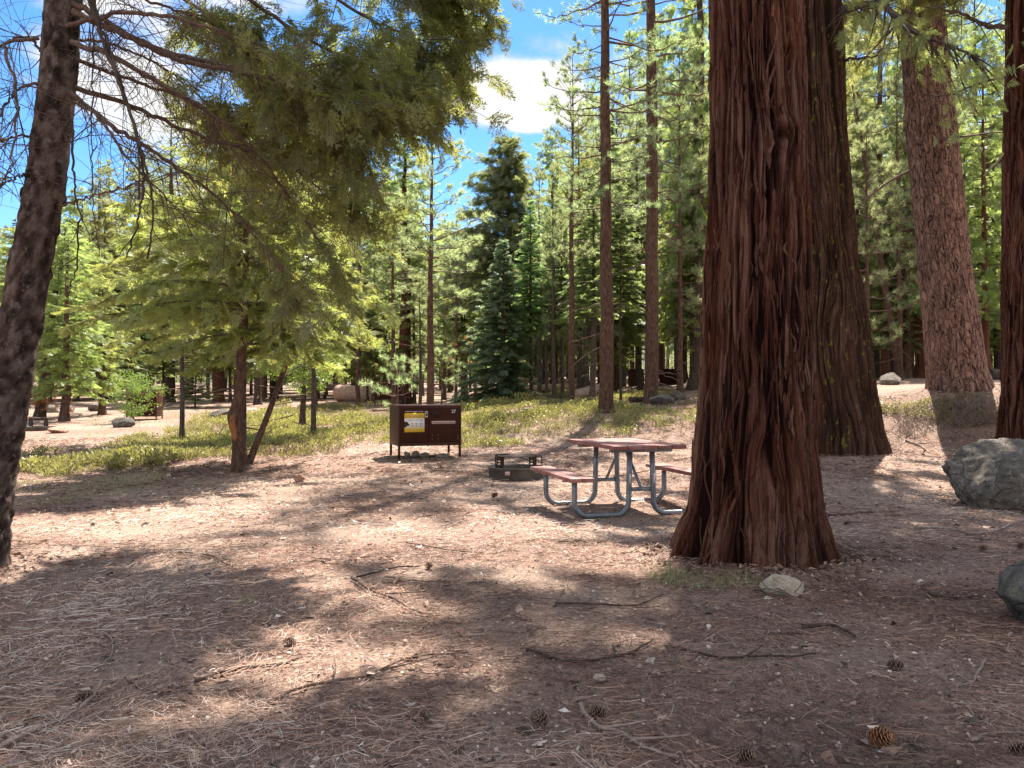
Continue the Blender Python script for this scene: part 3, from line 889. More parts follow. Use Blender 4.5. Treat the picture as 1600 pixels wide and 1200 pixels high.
limb(cedar3, 'limb', px_pts([(1572, 120, 14), (1530, 130, 13.5), (1480, 150, 13), (1440, 145, 12.8)]), .028, .006, M['dark_bark'], 18, 6, 18, 10, (.2, .8), .6)

# ------------------------------------------------------------------ leaning fir at the left
DL = 5.7
pl = [(-34, 925, DL), (-30, 900, DL), (-20, 800, DL), (-3, 700, DL), (15, 600, DL), (33, 500, DL), (50, 400, DL), (69, 300, DL), (82, 200, DL), (93, 100, DL), (99, 0, DL)]
tp = px_pts(pl); q = tp[-1]
tp += [q + np.array([.10, .05, 1.6]), q + np.array([.15, .1, 4]), q + np.array([.18, .1, 8.5])]
tl_base = np.array(tp[1]); tl_base[2] = float(gh(tl_base[0], tl_base[1]))
LT = thing('fir_tree', 'leaning fir trunk at the left with a tangle of bare drooping twigs', 'tree', tl_base)
n = 260; path = cr(tp, n); rad = np.interp(path[:, 2], [-.3, 0, .5, 2, 4.2, 6, 12.5], [.23, .185, .152, .138, .122, .105, .02])
th = np.linspace(0, 6.2832, 72, endpoint=False)
v, f = tubes(path, np.ones((n)), 72); v = v.reshape(n, 72, 3); dirs = v - path[:, None]
cth, sth = np.cos(th)[None], np.sin(th)[None]; zz = path[:, 2][:, None]
h_ = fbm(cth * 3.2, sth * 3.2, zz * 15, 4, .6); knot = np.clip(vn(cth * 2.2, sth * 2.2, zz * 9) - .4, 0, 1) * 2
rel = 1 + .055 * h_ + .10 * knot
v = path[:, None] + dirs * (rad[:, None] * rel)[..., None]
a = Acc(); a.add(v.reshape(-1, 3) - tl_base, f, 0, np.clip(.5 + .5 * h_ - knot * .5, 0, 1).ravel())
b = MB('rough_fir_bark', .95, .1); vv = b.co('Object', (1, 1, 1.5))
nn_ = b.noise(vv, 38, 6, .75, .5); li = b.noise(b.co('Object'), 14, 5, .7)
c = b.ramp(b.math('ADD', b.attr(), b.math('MULTIPLY', b.math('SUBTRACT', nn_, .5), .9)), (.0, (.028, .018, .015)), (.45, (.085, .058, .048)), (1, (.19, .145, .125)))
c = b.mix(b.math('MULTIPLY', b.ramp(li, (.58, (0, 0, 0)), (.64, (1, 1, 1))), .55), c, (.24, .23, .22))
b.col(c); b.bump(nn_, 1.0, .02); M['left_bark'] = b.m
link('trunk', a.mesh('trunk', M['left_bark'], True), LT)

LIMBS = [  # (points, r0, bare twigs, leafy branchlets, leafy from)
    ([(112, 5, 5.65), (180, 40, 5.6), (250, 78, 5.6), (340, 100, 5.8), (430, 135, 6.2), (515, 170, 6.7), (570, 205, 7.2)], .024, 60, 34, .42),
    ([(115, 18, 5.6), (200, 58, 5.5), (280, 92, 5.6), (400, 118, 5.9), (520, 135, 6.4), (620, 135, 7.0), (670, 150, 7.3)], .026, 60, 36, .40),
    ([(112, 66, 5.6), (170, 85, 5.4), (250, 130, 5.5), (330, 180, 5.7), (400, 238, 6), (470, 335, 6.4), (560, 470, 6.8)], .022, 70, 8, .6),
    ([(110, 135, 5.7), (200, 163, 5.9), (270, 195, 6.1), (350, 225, 6.4), (430, 252, 6.8), (490, 285, 7.2), (530, 335, 7.5)], .020, 60, 22, .4),
    ([(108, 142, 5.6), (180, 200, 5.4), (230, 230, 5.5), (290, 270, 5.7), (345, 315, 6), (420, 395, 6.3), (470, 470, 6.5)], .018, 60, 8, .5),
    ([(105, 155, 5.6), (150, 180, 5.3), (190, 235, 5.2), (250, 300, 5.3), (310, 360, 5.5)], .012, 36, 0, 1),
    ([(100, -150, 5.8), (230, -90, 6), (360, -20, 6.4), (480, 60, 6.9), (570, 105, 7.4), (625, 150, 7.8)], .024, 34, 36, .34),
    ([(100, -230, 5.8), (280, -150, 6.1), (440, -60, 6.7), (560, 20, 7.2), (640, 60, 7.7), (680, 105, 8)], .024, 20, 34, .32),
    ([(100, -330, 5.8), (300, -250, 6.3), (480, -140, 6.9), (610, -40, 7.4), (690, 10, 7.8), (735, 55, 8)], .024, 14, 30, .34),
    ([(100, -120, 5.9), (200, -60, 6.5), (320, 20, 7.2), (420, 90, 7.9), (485, 135, 8.3), (520, 185, 8.6)], .020, 26, 30, .34),
    ([(100, -420, 5.8), (320, -330, 6.4), (520, -210, 7), (650, -90, 7.5), (720, -10, 7.9)], .024, 8, 34, .4),
    ([(105, 40, 5.6), (200, 20, 5.3), (300, 35, 5.3), (420, 85, 5.6), (490, 130, 5.9), (545, 185, 6.2)], .017, 60, 30, .38),
    ([(108, 90, 5.8), (190, 120, 6.3), (280, 150, 6.8), (380, 190, 7.3), (455, 205, 7.7), (490, 235, 8.0)], .017, 50, 34, .4),
    ([(100, -560, 5.8), (380, -500, 6.0), (680, -420, 6.4), (860, -330, 6.7), (960, -250, 6.9)], .028, 6, 46, .35),  # high limbs above the frame, added to cast shade on the foreground
    ([(100, -700, 5.8), (420, -640, 6.3), (760, -560, 6.9), (1000, -460, 7.4), (1120, -380, 7.8)], .028, 6, 46, .35),
    ([(100, -620, 5.8), (300, -600, 6.5), (520, -520, 7.3), (700, -420, 8.0), (830, -330, 8.4)], .026, 6, 40, .35),
    ([(100, -460, 5.8), (300, -430, 5.5), (520, -380, 5.3), (700, -330, 5.2)], .024, 6, 34, .3),
    ([(102, -20, 5.7), (190, -10, 6.0), (290, 20, 6.4), (370, 60, 6.8), (430, 110, 7.2)], .015, 40, 26, .3),
    ([(104, 60, 5.8), (180, 70, 6.2), (260, 110, 6.7), (330, 170, 7.1), (370, 230, 7.4)], .014, 40, 20, .38),
    ([(100, -520, 5.9), (300, -420, 6.3), (470, -300, 6.8), (600, -200, 7.2), (690, -120, 7.5)], .024, 6, 52, .3),  # further unseen limbs, added to shade the near ground at lower left
    ([(100, -640, 5.9), (260, -520, 6.6), (380, -400, 7.2), (500, -280, 7.8), (560, -190, 8.1)], .024, 6, 48, .3),
    ([(100, -760, 5.8), (420, -760, 6.1), (700, -640, 6.4), (900, -520, 6.6)], .026, 6, 48, .3),
    ([(75, 95, 5.7), (45, 60, 5.6), (0, 70, 5.5), (-60, 120, 5.4)], .012, 34, 4, .7),
    ([(72, 130, 5.7), (30, 140, 5.5), (-10, 190, 5.4), (-60, 260, 5.3)], .012, 30, 3, .7),
    ([(62, 215, 5.7), (30, 212, 5.6), (0, 220, 5.5), (-50, 215, 5.3)], .010, 26, 0, 1),
    ([(60, 60, 5.4), (10, 70, 5.2), (22, 130, 5.2), (26, 200, 5.2), (16, 262, 5.2), (-6, 300, 5.2)], .013, 12, 0, 1),
    ([(45, 270, 5.6), (20, 280, 5.5), (-8, 292, 5.4)], .009, 8, 0, 1),
    ([(95, -80, 5.8), (20, -60, 6.2), (-60, 20, 6.8), (-130, 120, 7.3)], .02, 20, 16, .4),
    ([(98, -250, 5.8), (0, -260, 6), (-120, -200, 6.4), (-250, -100, 6.8)], .022, 6, 30, .35),
    ([(98, 322, 5.55), (150, 305, 5.3), (205, 290, 5.2), (240, 272, 5.2)], .009, 12, 0, 1),
]
DARK = [
    ([(132, -40, 5.35), (150, 30, 5.25), (170, 90, 5.2), (196, 155, 5.15), (214, 212, 5.1), (232, 275, 5.1), (240, 335, 5.1), (230, 405, 5.1)], .015, 14),
    ([(138, -30, 5.4), (158, 40, 5.3), (178, 100, 5.2), (200, 165, 5.2), (217, 235, 5.2), (226, 285, 5.2), (213, 350, 5.2), (198, 402, 5.2)], .015, 14),
    ([(112, 190, 5.6), (113, 250, 5.5), (118, 300, 5.45), (124, 350, 5.4), (118, 420, 5.4), (106, 450, 5.4)], .009, 6),
    ([(142, 0, 5.5), (146, 100, 5.4), (142, 200, 5.4), (145, 300, 5.4), (155, 400, 5.4)], .006, 8),
]
lf = Acc(); r = np.random.default_rng(77)
for pts, r0, nb, nl, s0 in LIMBS:
    wood = Acc()
    p = cr(px_pts(pts), 40); p[2:-1] += r.normal(0, .006, p[2:-1].shape)
    v, f = tubes(p - tl_base, np.linspace(r0, r0 * .28, 40), 6); wood.add(v, f)
    tw = make_twigs(p, nb, r, (.18, .8), .45, s0=.06); v, f = tubes(tw - tl_base, np.linspace(.0042, .0016, 7)[None] * r.uniform(.6, 1.3, (nb, 1)), 3); wood.add(v, f)
    for rep_ in range(2):
        j = r.integers(0, nb, nb); st = tw[j, 2 + r.integers(0, 4, nb)]                      # finer twigs
        s = np.linspace(0, 1, 5); dd = norm(r.normal(0, 1, (nb, 3)) + [0, 0, -.3]) * r.uniform(.08, .32, (nb, 1))
        t2 = st[:, None] + dd[:, None] * s[None, :, None] + r.normal(0, .08, (nb, 1, 3)) * (s ** 2)[None, :, None]
        v, f = tubes(t2 - tl_base, np.full((nb, 5), .0014), 3); wood.add(v, f)
    if pts[0][1] < -480: nl = int(nl * 1.9)  # added overhead limbs get denser leaf, to deepen the foreground shade
    if nl:
        i = (s0 * 39 + (39 - s0 * 39) * np.sqrt(r.random(nl))).astype(int).clip(1, 38); T = norm(p[i + 1] - p[i - 1])
        B = norm(np.cross(T, [0, 0, 1.])) * np.where(r.random(nl) < .5, -1, 1)[:, None]
        L = r.uniform(.3, .8, nl); s = np.linspace(0, 1, 8)
        d = norm(T * .7 + B * r.uniform(.1, 1.2, (nl, 1)) + np.array([0, 0, 1]) * r.uniform(-.5, .35, (nl, 1)) + r.normal(0, .25, (nl, 3)))
        bp = p[i][:, None] + d[:, None] * (L[:, None] * s)[..., None] + np.array([0, 0, -1.]) * (L[:, None] * .22 * s ** 2)[..., None]
        v, f = tubes(bp - tl_base, np.linspace(.005, .002, 8)[None] * np.ones((nl, 1)), 4); wood.add(v, f)
        bt = norm(bp[:, -1] - bp[:, 0]); tb = r.normal(.42, .22, nl)
        for m in range(10):
            u = r.uniform(.15, 1, nl); qq = u * 7; kk = np.minimum(qq.astype(int), 6); fr = (qq - kk)[:, None]
            pos = bp[np.arange(nl), kk] * (1 - fr) + bp[np.arange(nl), kk + 1] * fr + r.normal(0, .02, (nl, 3))
            sd = norm(np.cross(bt, [0, 0, 1.])) * np.where(r.random(nl) < .5, -1, 1)[:, None]
            ax = norm(bt * .6 + sd * r.uniform(.1, 1.2, (nl, 1)) + np.array([0, 0, 1]) * r.uniform(-.5, .3, (nl, 1)) + r.normal(0, .2, (nl, 3)))
            scatter(lf, SPRAY_N if m % 2 else SPRAY_C, pos - tl_base, ax, r.uniform(.13, .27, nl), r, 0, .9, np.clip(tb + r.normal(0, .15, nl), 0, 1))
    link('limb', wood.mesh('limb', M['twig'], True), LT)
for pts, r0, nb in DARK:
    dark = Acc(); p = cr(px_pts(pts), 40); p[2:-1] += r.normal(0, .006, p[2:-1].shape)
    v, f = tubes(p - tl_base, np.linspace(r0, r0 * .4, 40) * r.uniform(.85, 1.2, 40), 6); dark.add(v, f)
    tw = make_twigs(p, nb, r, (.08, .4), .2); v, f = tubes(tw - tl_base, np.linspace(.004, .0016, 7)[None] * np.ones((nb, 1)), 3); dark.add(v, f)
    tag(link('limb', dark.mesh('limb', M['dark_bark'], True), LT), 'blackened dead branch hanging straight down')
link('crown', lf.mesh('fir_foliage', M['near_leaf']), LT)

# ------------------------------------------------------------------ trees of the middle distance
tree('tall straight pine rising from the shrubby bank in the middle', 947, 20.2, 'pine_tall', 19, .38, 5.4, 2.2, which=0, rot=.6)
tree('tall cedar-barked trunk beside the lichen rock and the far brown locker', 1017, 26.5, 'pine_tall', 30, .50, 6.0, 2.9, 'pine_bark', which=1, rot=2.2)
tree('slim pine just left of the tall pine on the bank', 893, 27, 'pine_short', 12.2, .24, 5.0, 1.25, which=0, Hc=7.2)
tree('tall round-topped cedar standing alone against the cloud', 798, 38, 'cedar_dense', 12.6, .5, 2.2, 2.9, 'cedar_far', 'cedar_tree')
tree('dense blue-green fir with branches down to the ground', 786, 30, 'fir_blue', 6.2, .3, .05, 1.75, 'fir_bark', 'fir_tree')
tree('pine with two reddish dead sprigs rising behind the numbered food locker', 672, 25.5, 'pine_short', 9.6, .27, 3.0, 1.75, which=1)
tree('thin dark dead stem beside the pine behind the food locker', 656, 24.5, None, 4.2, .13, 0, 0, 'dark_bark', 'dead_tree')
tree('stout red cedar trunk behind the far dark locker on the left side', 633, 42, 'cedar', 15, .78, 6.5, 2.2, 'cedar', 'cedar_tree', which=1)
for i, (px, d, H, dia, zb, lab) in enumerate([
        (831, 31, 8, .17, 2.7, 'first slender conifer right of the blue-green fir'), (843, 33, 9.5, .21, 3.0, 'slender greyish conifer between two thinner stems left of the bank pine'),
        (854, 35, 8.6, .15, 2.8, 'slender dark conifer in the middle of the thin grove'), (866, 30, 9, .19, 3.0, 'slender reddish conifer near the right end of the thin grove'),
        (879, 31, 7.5, .16, 2.6, 'short slender conifer left of the slim pine'), (915, 34, 9.5, .22, 2.4, 'slender conifer with low drooping green skirt right of the slim pine'),
        (926, 29, 8.4, .25, 3.2, 'grey-brown conifer stem close behind the tall bank pine')]):
    tree(lab, px, d, 'fir' if i % 2 == 0 else 'pine_short', H, dia, zb * (1 if i % 2 == 0 else .75), 1.15, 'fir_bark', 'conifer_tree', group='slender conifers in the grove', which=i)
tree('dark slim pole-like tree between bank pine and cedar-barked trunk', 970, 27, 'fir', 7, .10, 3.3, 1.1, 'dark_bark', 'fir_tree')
tree('dark cedar trunk right of the far brown locker', 1088, 33, 'cedar', 22, .75, 5.0, 2.3, 'dark_bark', 'cedar_tree', which=2)
tree('leafy pine in front of the dark cedar trunk near the big red trunk', 1064, 29, 'pine_short', 13, .22, 3.6, 1.9, which=2)
tree('bright young cedar filling the gap left of the big red trunk', 1100, 36, 'cedar', 15, .3, 2.6, 2.3, 'cedar_far', 'cedar_tree', which=0)
# right background, between the great trunks
for (px, d, k, H, dia, zb, R, b, nm, lab) in [
        (1384, 37, 'pine_tall', 24, .42, 4.0, 2.6, 'cedar_far', 'pine_tree', 'slim reddish trunk just right of the mossy cedar'),
        (1404, 44, 'fir', 13, .3, 3.5, 1.9, 'fir_bark', 'fir_tree', 'thin grey trunk between two reddish trunks right of the mossy cedar'),
        (1421, 40, 'cedar', 19, .46, 4.5, 2.3, 'cedar_far', 'cedar_tree', 'reddish trunk near the snow-bright strip right of the mossy cedar'),
        (1441, 36, 'pine_tall', 26, .75, 5.0, 2.9, 'cedar_far', 'pine_tree', 'thick red-brown trunk touching the huge plated pine in view'),
        (1356, 29, 'pine_short', 9.5, .2, 1.2, 1.9, 'pine_bark', 'pine_tree', 'bushy young pine with pale needle tufts behind the mossy cedar'),
        (1407, 31, 'pine_short', 12, .22, 2.5, 1.8, 'pine_bark', 'pine_tree', 'bushy pine with bright tufts left of the huge plated pine'),
        (1460, 46, 'cedar', 22, .5, 3, 2.6, 'cedar_far', 'cedar_tree', 'green cedar hidden mostly behind the huge plated pine'),
        (1545, 31, 'cedar', 14, .28, 2.2, 2.2, 'cedar_far', 'cedar_tree', 'drooping green cedar between plated pine and edge cedar'),
        (1560, 40, 'fir', 16, .4, 2.5, 2.6, 'fir_bark', 'fir_tree', 'dark fir behind the drooping green cedar at the far right'),
        (1530, 44, 'pine_tall', 24, .4, 6, 2.4, 'pine_bark', 'pine_tree', 'tall pine showing between plated pine and edge cedar'),
        (1345, 42, 'cedar', 21, .45, 3.5, 2.7, 'cedar_far', 'cedar_tree', 'tall green cedar behind the mossy cedar right side')]:
    tree(lab, px, d, k, H, dia, zb, R, b, nm)
tree('leaning bare-stemmed pine behind the bushy young pine', 1408, 33, 'pine_short', 14, .34, 8, 1.7, lean=(-.16, 0), which=1)
# left side
p = G(373, 738)
yc = thing('young_cedar', 'yellow-green young cedar with an orange scar on its crooked trunk', 'tree', p)
dY = p[1]; pts = [(371, 745), (371, 730), (372, 700), (372, 672), (366, 655), (371, 636), (375, 600), (377, 560), (381, 500), (384, 420), (384, 300), (384, 220)]
pp = np.array([P3(x, y, dY) for x, y in pts]) - p
a = Acc(); v, f = tubes(cr(pp, 60), np.interp(np.linspace(0, 1, 60), [0, .1, .33, .40, .46, .7, 1], [.12, .10, .09, .122, .09, .07, .015]), 16)
v += np.random.default_rng(1).normal(0, .004, v.shape); a.add(v, f); link('trunk', a.mesh('trunk', M['pine_bark'], True), yc)
a = Acc(); sc_ = cr(np.array([P3(x, y, dY - .10) for x, y in [(367, 690), (366, 675), (362, 660), (367, 645)]]) - p, 14)
v, f = tubes(sc_, np.array([.005, .03, .04, .048, .05, .052, .054, .055, .052, .048, .045, .04, .025, .004]), 10); a.add(v, f)
M['scar'] = plain_bark('raw_orange_wood', (.14, .06, .03), (.34, .14, .06), (.46, .22, .10), (1, 1, .4), 18)
tag(link('scar', a.mesh('scar', M['scar'], True), yc), 'orange healed scar halfway up the trunk')
crown(yc, 'cedar_yellow', 1.95, 3.7, 2.15, .3, 0)
a = Acc(); r = np.random.default_rng(8); k = 420; u = r.random(k); an = r.uniform(0, 6.28, k); rd_ = r.uniform(.12, 1.0, k) * (1.2 - .6 * u)
q = np.stack([.18 + rd_ * np.cos(an), rd_ * np.sin(an), 2.0 + 3.2 * u], -1)
scatter(a, SPRAY_C, q, norm(np.stack([np.cos(an), np.sin(an), r.uniform(-1.6, -.1, k)], -1)), r.uniform(.16, .34, k), r, 0, 2.5)
link('foliage', a.mesh('foliage', M['yellow_leaf']), yc)
p = G(389, 726)
lt = thing('leaning_tree', 'thin trunk leaning right beside the scarred young cedar', 'tree', p)
a = Acc(); pp = np.array([P3(x, y, p[1] + .1 * i) for i, (x, y) in enumerate([(388, 732), (390, 722), (402, 690), (418, 650), (436, 600), (454, 548), (470, 500)])]) - p
v, f = tubes(cr(pp, 30), np.linspace(.07, .035, 30), 12); a.add(v, f)
v, f = tubes(cr(np.array([[0, 0, .0], [-.1, .02, .12], [-.13, .02, .32], [-.08, .02, .42]]), 10), np.array([.07, .08, .08, .08, .075, .07, .07, .06, .05, .02]), 8); a.add(v, f)
link('trunk', a.mesh('trunk', M['pine_bark'], True), lt)
crown(lt, 'cedar_yellow', 1.9, 2.6, 1.5, 2.0, 1, xoff=.75)
tree('thin dark trunk close behind the scarred young cedar', 381, 14.2, 'cedar_yellow', 5.5, .12, 2.6, 1.6, 'dark_bark', 'young_cedar', which=1)
tree('young cedar with hanging yellow-green sprays left of the scarred one', 285, 17.5, 'cedar_yellow', 5.4, .12, 2.3, 1.9, 'fir_bark', 'young_cedar', which=0, rot=2.5)
tree('young yellow-green cedar standing behind the leaning trunk', 490, 19, 'cedar_yellow', 5.6, .14, 2.4, 1.9, 'fir_bark', 'young_cedar', which=1, rot=1.1)
tree('low bright oak with a dark trunk among the shrubs', 473, 22, 'oak', 2.6, .20, 1.0, 1.25, 'dark_bark', 'oak_tree', which=0)
tree('leafy pale green tree above the sandy clearing at the left', 101, 26, 'cedar', 6.2, .3, .95, 1.6, 'pine_bark', 'cedar_tree', which=2)
tree('leafy green tree right of the pale one above the sandy clearing', 160, 30, 'cedar', 6.4, .28, 1.0, 1.5, 'pine_bark', 'cedar_tree', which=0)
tree('dark leaning stem with an orange dead branch at the far left', 62, 27.5, 'cedar', 7, .38, 2.2, 1.6, 'dark_bark', 'cedar_tree', lean=(.12, 0), which=1)
lo = [o for o in COL.objects if o.get('label', '').startswith('dark leaning stem')][0]
a = Acc(); r = np.random.default_rng(5); q = r.normal(0, 1, (60, 3)) * [.55, .3, .16] + [.2, -.3, .75]; scatter(a, SPRAY_C, q, norm(r.normal(0, 1, q.shape) + [0, 0, -.5]), r.uniform(.14, .28, 60), r)
tag(link('dead_branch', a.mesh('dead_branch', M['dead_leaf']), lo), 'orange dead branch')
tree('bright green sapling in front of the hidden locker', 206, 25, 'oak', 1.5, .06, .25, .85, 'twig', 'oak_sapling', which=1)
tree('small dark green fir sapling left of the scarred young cedar', 305, 37, 'fir', 2.3, .08, .4, 1.0, 'fir_bark', 'fir_sapling', which=0)
tree('small fir with a thin black stem behind the green sapling', 209, 36, 'fir', 3.2, .09, 1.0, 1.05, 'dark_bark', 'fir_sapling', which=1)
tree('dark fir pole left of the small dark green sapling', 255, 38, 'fir', 5.0, .14, 1.6, 1.4, 'dark_bark', 'fir_tree', which=2)
tree('small pine sapling with long pale needles in front of the far locker', 690, 30, 'pine_sapling', 2.0, .07, .15, 1.7, 'twig', 'pine_sapling')
tree('low spreading pine sapling between the far locker and the log', 622, 29, 'pine_sapling', 1.9, .07, .1, 1.2, 'twig', 'pine_sapling', rot=2.0)
tree('leafy oak beside the fallen log end', 494, 33, 'oak', 2.8, .15, .9, 1.1, 'dark_bark', 'oak_tree', which=1)
for (px, d, k, H, dia, zb, R, b, nm, lab) in [
        (176, 44, 'fir', 9, .42, 5, 2.0, 'dark_bark', 'fir_tree', 'dark bare trunk right of the two leafy trees at the left'),
        (210, 48, 'pine_tall', 17, .46, 6, 2.3, 'fir_bark', 'pine_tree', 'grey straight pine trunk behind the sapling at the left'),
        (264, 44, 'pine_tall', 16, .62, 7, 2.4, 'dark_bark', 'pine_tree', 'thick blackish pine trunk in the left background'),
        (342, 45, 'cedar', 13, .62, 4, 2.4, 'cedar_far', 'cedar_tree', 'short thick trunk behind the scarred young cedar'),
        (403, 40, 'cedar', 10, .4, 3.2, 2.3, 'dark_bark', 'cedar_tree', 'dark cedar behind the leaning trunk'),
        (588, 56, 'pine_tall', 14, .45, 6, 2.3, 'dark_bark', 'pine_tree', 'dark pine trunk behind the fallen log'),
        (551, 60, 'fir', 12, .5, 5, 2.4, 'fir_bark', 'fir_tree', 'grey fir trunk standing behind the broken log'),
        (723, 44, 'cedar', 8.5, .25, 2.5, 1.8, 'pine_bark', 'cedar_tree', 'light green cedar left of the blue-green fir'),
        (712, 34, 'pine_short', 8, .16, 2.2, 1.4, 'pine_bark', 'pine_tree', 'small pine with pale tufts left of the blue-green fir'),
        (616, 36, 'pine_short', 9.5, .25, 4, 1.8, 'pine_bark', 'pine_tree', 'pine rising behind the second dark locker'),
        (560, 40, 'pine_short', 10, .26, 3.5, 2.0, 'pine_bark', 'pine_tree', 'pine with pale tufts behind the fallen log end'),
        (30, 40, 'cedar', 9, .3, 2.0, 2.2, 'cedar_far', 'cedar_tree', 'pale green cedar behind the leaning fir trunk'),
        (120, 46, 'fir', 10.5, .3, 2, 2.2, 'fir_bark', 'fir_tree', 'green fir behind the leafy pale tree at the left'),
        (862, 42, 'cedar', 14, .3, 4, 2.0, 'cedar_far', 'cedar_tree', 'green cedar behind the thin grove'),
        (1000, 40, 'fir', 15, .3, 3, 2.0, 'fir_bark', 'fir_tree', 'fir behind the cedar-barked trunk'),
        (955, 46, 'pine_tall', 19, .35, 5, 2.4, 'pine_bark', 'pine_tree', 'tall pine behind the straight bank pine')]:
    tree(lab, px, d, k, H, dia, zb, R, b, nm)


def far_forest():
    r = np.random.default_rng(9); used = []
    protos = []
    lim = lambda px: np.interp(px, [-300, 0, 120, 300, 420, 560, 680, 735, 760, 850, 880, 960, 1040, 1900], [320, 320, 250, 200, 180, 200, 290, 345, 335, 325, 190, 60, -40, -80])
    n = 0
    while n < 230:
        d = 48 + 95 * r.random() ** 1.2; px = r.uniform(-120, 1720)
        x = (px - 800) / F * d
        if any((x - q[0]) ** 2 + (d - q[1]) ** 2 < 2.6 ** 2 for q in used): continue
        used.append((x, d)); top = lim(px) + r.uniform(0, 130); H = max(7, zat(top, d) - float(gh(x, d))); H = min(H, 34)
        k = r.choice(['pine_tall', 'fir', 'cedar', 'cedar', 'pine_tall']); p = AT(px, d)
        root = thing({'p': 'pine_tree', 'f': 'fir_tree', 'c': 'cedar_tree'}[k[0]], 'conifer of the far forest behind the campsites', 'tree', p, 0, 'conifers of the far forest')
        dia = r.uniform(.28, .6) * min(1.2, H / 18); zb = H * r.uniform(.07, .28)
        if len(protos) < 8: protos.append(thin_trunk(20, .5, M[['fir_bark', 'pine_bark', 'dark_bark', 'cedar_far'][len(protos) % 4]], len(protos), sides=9)); me = protos[-1]
        else: me = protos[r.integers(8)]
        o = link('trunk', me, root); o.scale = (dia / .5, dia / .5, H / 20)
        crown(root, k, zb, H - zb, r.uniform(1.9, 3.0) * min(1.2, .5 + H / 30)); n += 1


far_forest()


def far_wood():
    r = np.random.default_rng(29); a = Acc(); n = 520; d = r.uniform(140, 330, n); px = r.uniform(-250, 1850, n); x = (px - 800) / F * d; z = gh(x, d)
    H = r.uniform(10, 19, n); k = 46
    u = r.random((n, k)) ** 1.25; an = r.uniform(0, 6.28, (n, k)); rad = (1.02 - u) * r.uniform(1.6, 2.8, (n, 1)) * np.sqrt(r.random((n, k)))
    P = np.stack([x[:, None] + rad * np.cos(an), d[:, None] + rad * np.sin(an), z[:, None] + H[:, None] * (.05 + .95 * u)], -1).reshape(-1, 3)
    scatter(a, LEAVES, P, r.normal(0, 1, P.shape), r.uniform(.55, 1.0, len(P)), r, 0, 3, np.repeat(r.random(n), k))
    tk = np.stack([np.stack([x, d, z - .3], -1), np.stack([x, d, z + H * .95], -1)], 1); v, f = tubes(tk, np.stack([H * .018, H * .003], -1), 5); a.add(v, f, 1)
    tag(link('far_wood', a.mesh('far_wood', [M['fir_leaf'], M['dark_bark']])), 'far dark wood closing the view at the foot of the mountain', 'wood', kind='stuff')


far_wood()


def thicket():
    r = np.random.default_rng(19); n = 0
    while n < 128:
        px, d = r.uniform(860, 1690), r.uniform(33, 52)
        if n >= 46: px, d = r.uniform(-60, 720), r.uniform(42, 62)
        if n >= 84: px, d = (r.uniform(720, 1120) if n % 3 else r.uniform(1330, 1600)), r.uniform(40, 66)
        if n < 46 and not (860 < px < 1120 or 1320 < px) or (980 < px < 1062 and d < 45): continue
        p = AT(px, d); H = r.uniform(6, 15) if n < 46 else r.uniform(6, 11) if n < 84 else r.uniform(7, 10) if px < 880 else r.uniform(9, 17)
        root = thing('young_conifer', 'young conifer crowded between the trunks behind the bank', 'tree', p, 0, 'young conifers behind the bank')
        link('trunk', thin_trunk(H, .02 * H + .03, M[['fir_bark', 'pine_bark'][n % 2]], 500 + n, sides=8, n=10), root)
        zb = H * (.22 if n < 84 else r.uniform(.3, .5)); crown(root, r.choice(['cedar', 'pine_short', 'cedar', 'fir', 'pine_short']), zb, H - zb, r.uniform(1.2, 2.2)); n += 1


thicket()
for px, d, H, lab in [(1330, 24, 3.2, 'young pine understory')][:0]: pass

# reddish dead sprigs on the pine behind the locker
pp_ = [o for o in COL.objects if o.get('label', '').startswith('pine with two reddish')][0]
r = np.random.default_rng(6)
for sp in ([(710, 535), (712, 540)], [(728, 531), (733, 536)], [(706, 562)], [(733, 565)]):
    a = Acc(); q = np.array([P3(x, y, 25.2) - np.array(pp_.location) for x, y in sp]); scatter(a, TUFT, q, norm(r.normal(0, 1, q.shape)), np.full(len(q), .16), r)
    tag(link('dead_sprig', a.mesh('dead_sprig', M['dead_leaf']), pp_), 'reddish dead needle tuft')
#EOF2

# ------------------------------------------------------------------ picnic table


def text_me(body, size, mat, ext=.001):
    cu = bpy.data.curves.new('lettering', 'FONT'); cu.body = body; cu.size = size; cu.extrude = ext; cu.align_x = 'CENTER'; cu.align_y = 'CENTER'
    o = bpy.data.objects.new('tmp', cu); me = bpy.data.meshes.new_from_object(o); bpy.data.objects.remove(o); bpy.data.curves.remove(cu)
    me.materials.clear(); me.materials.append(mat); return me


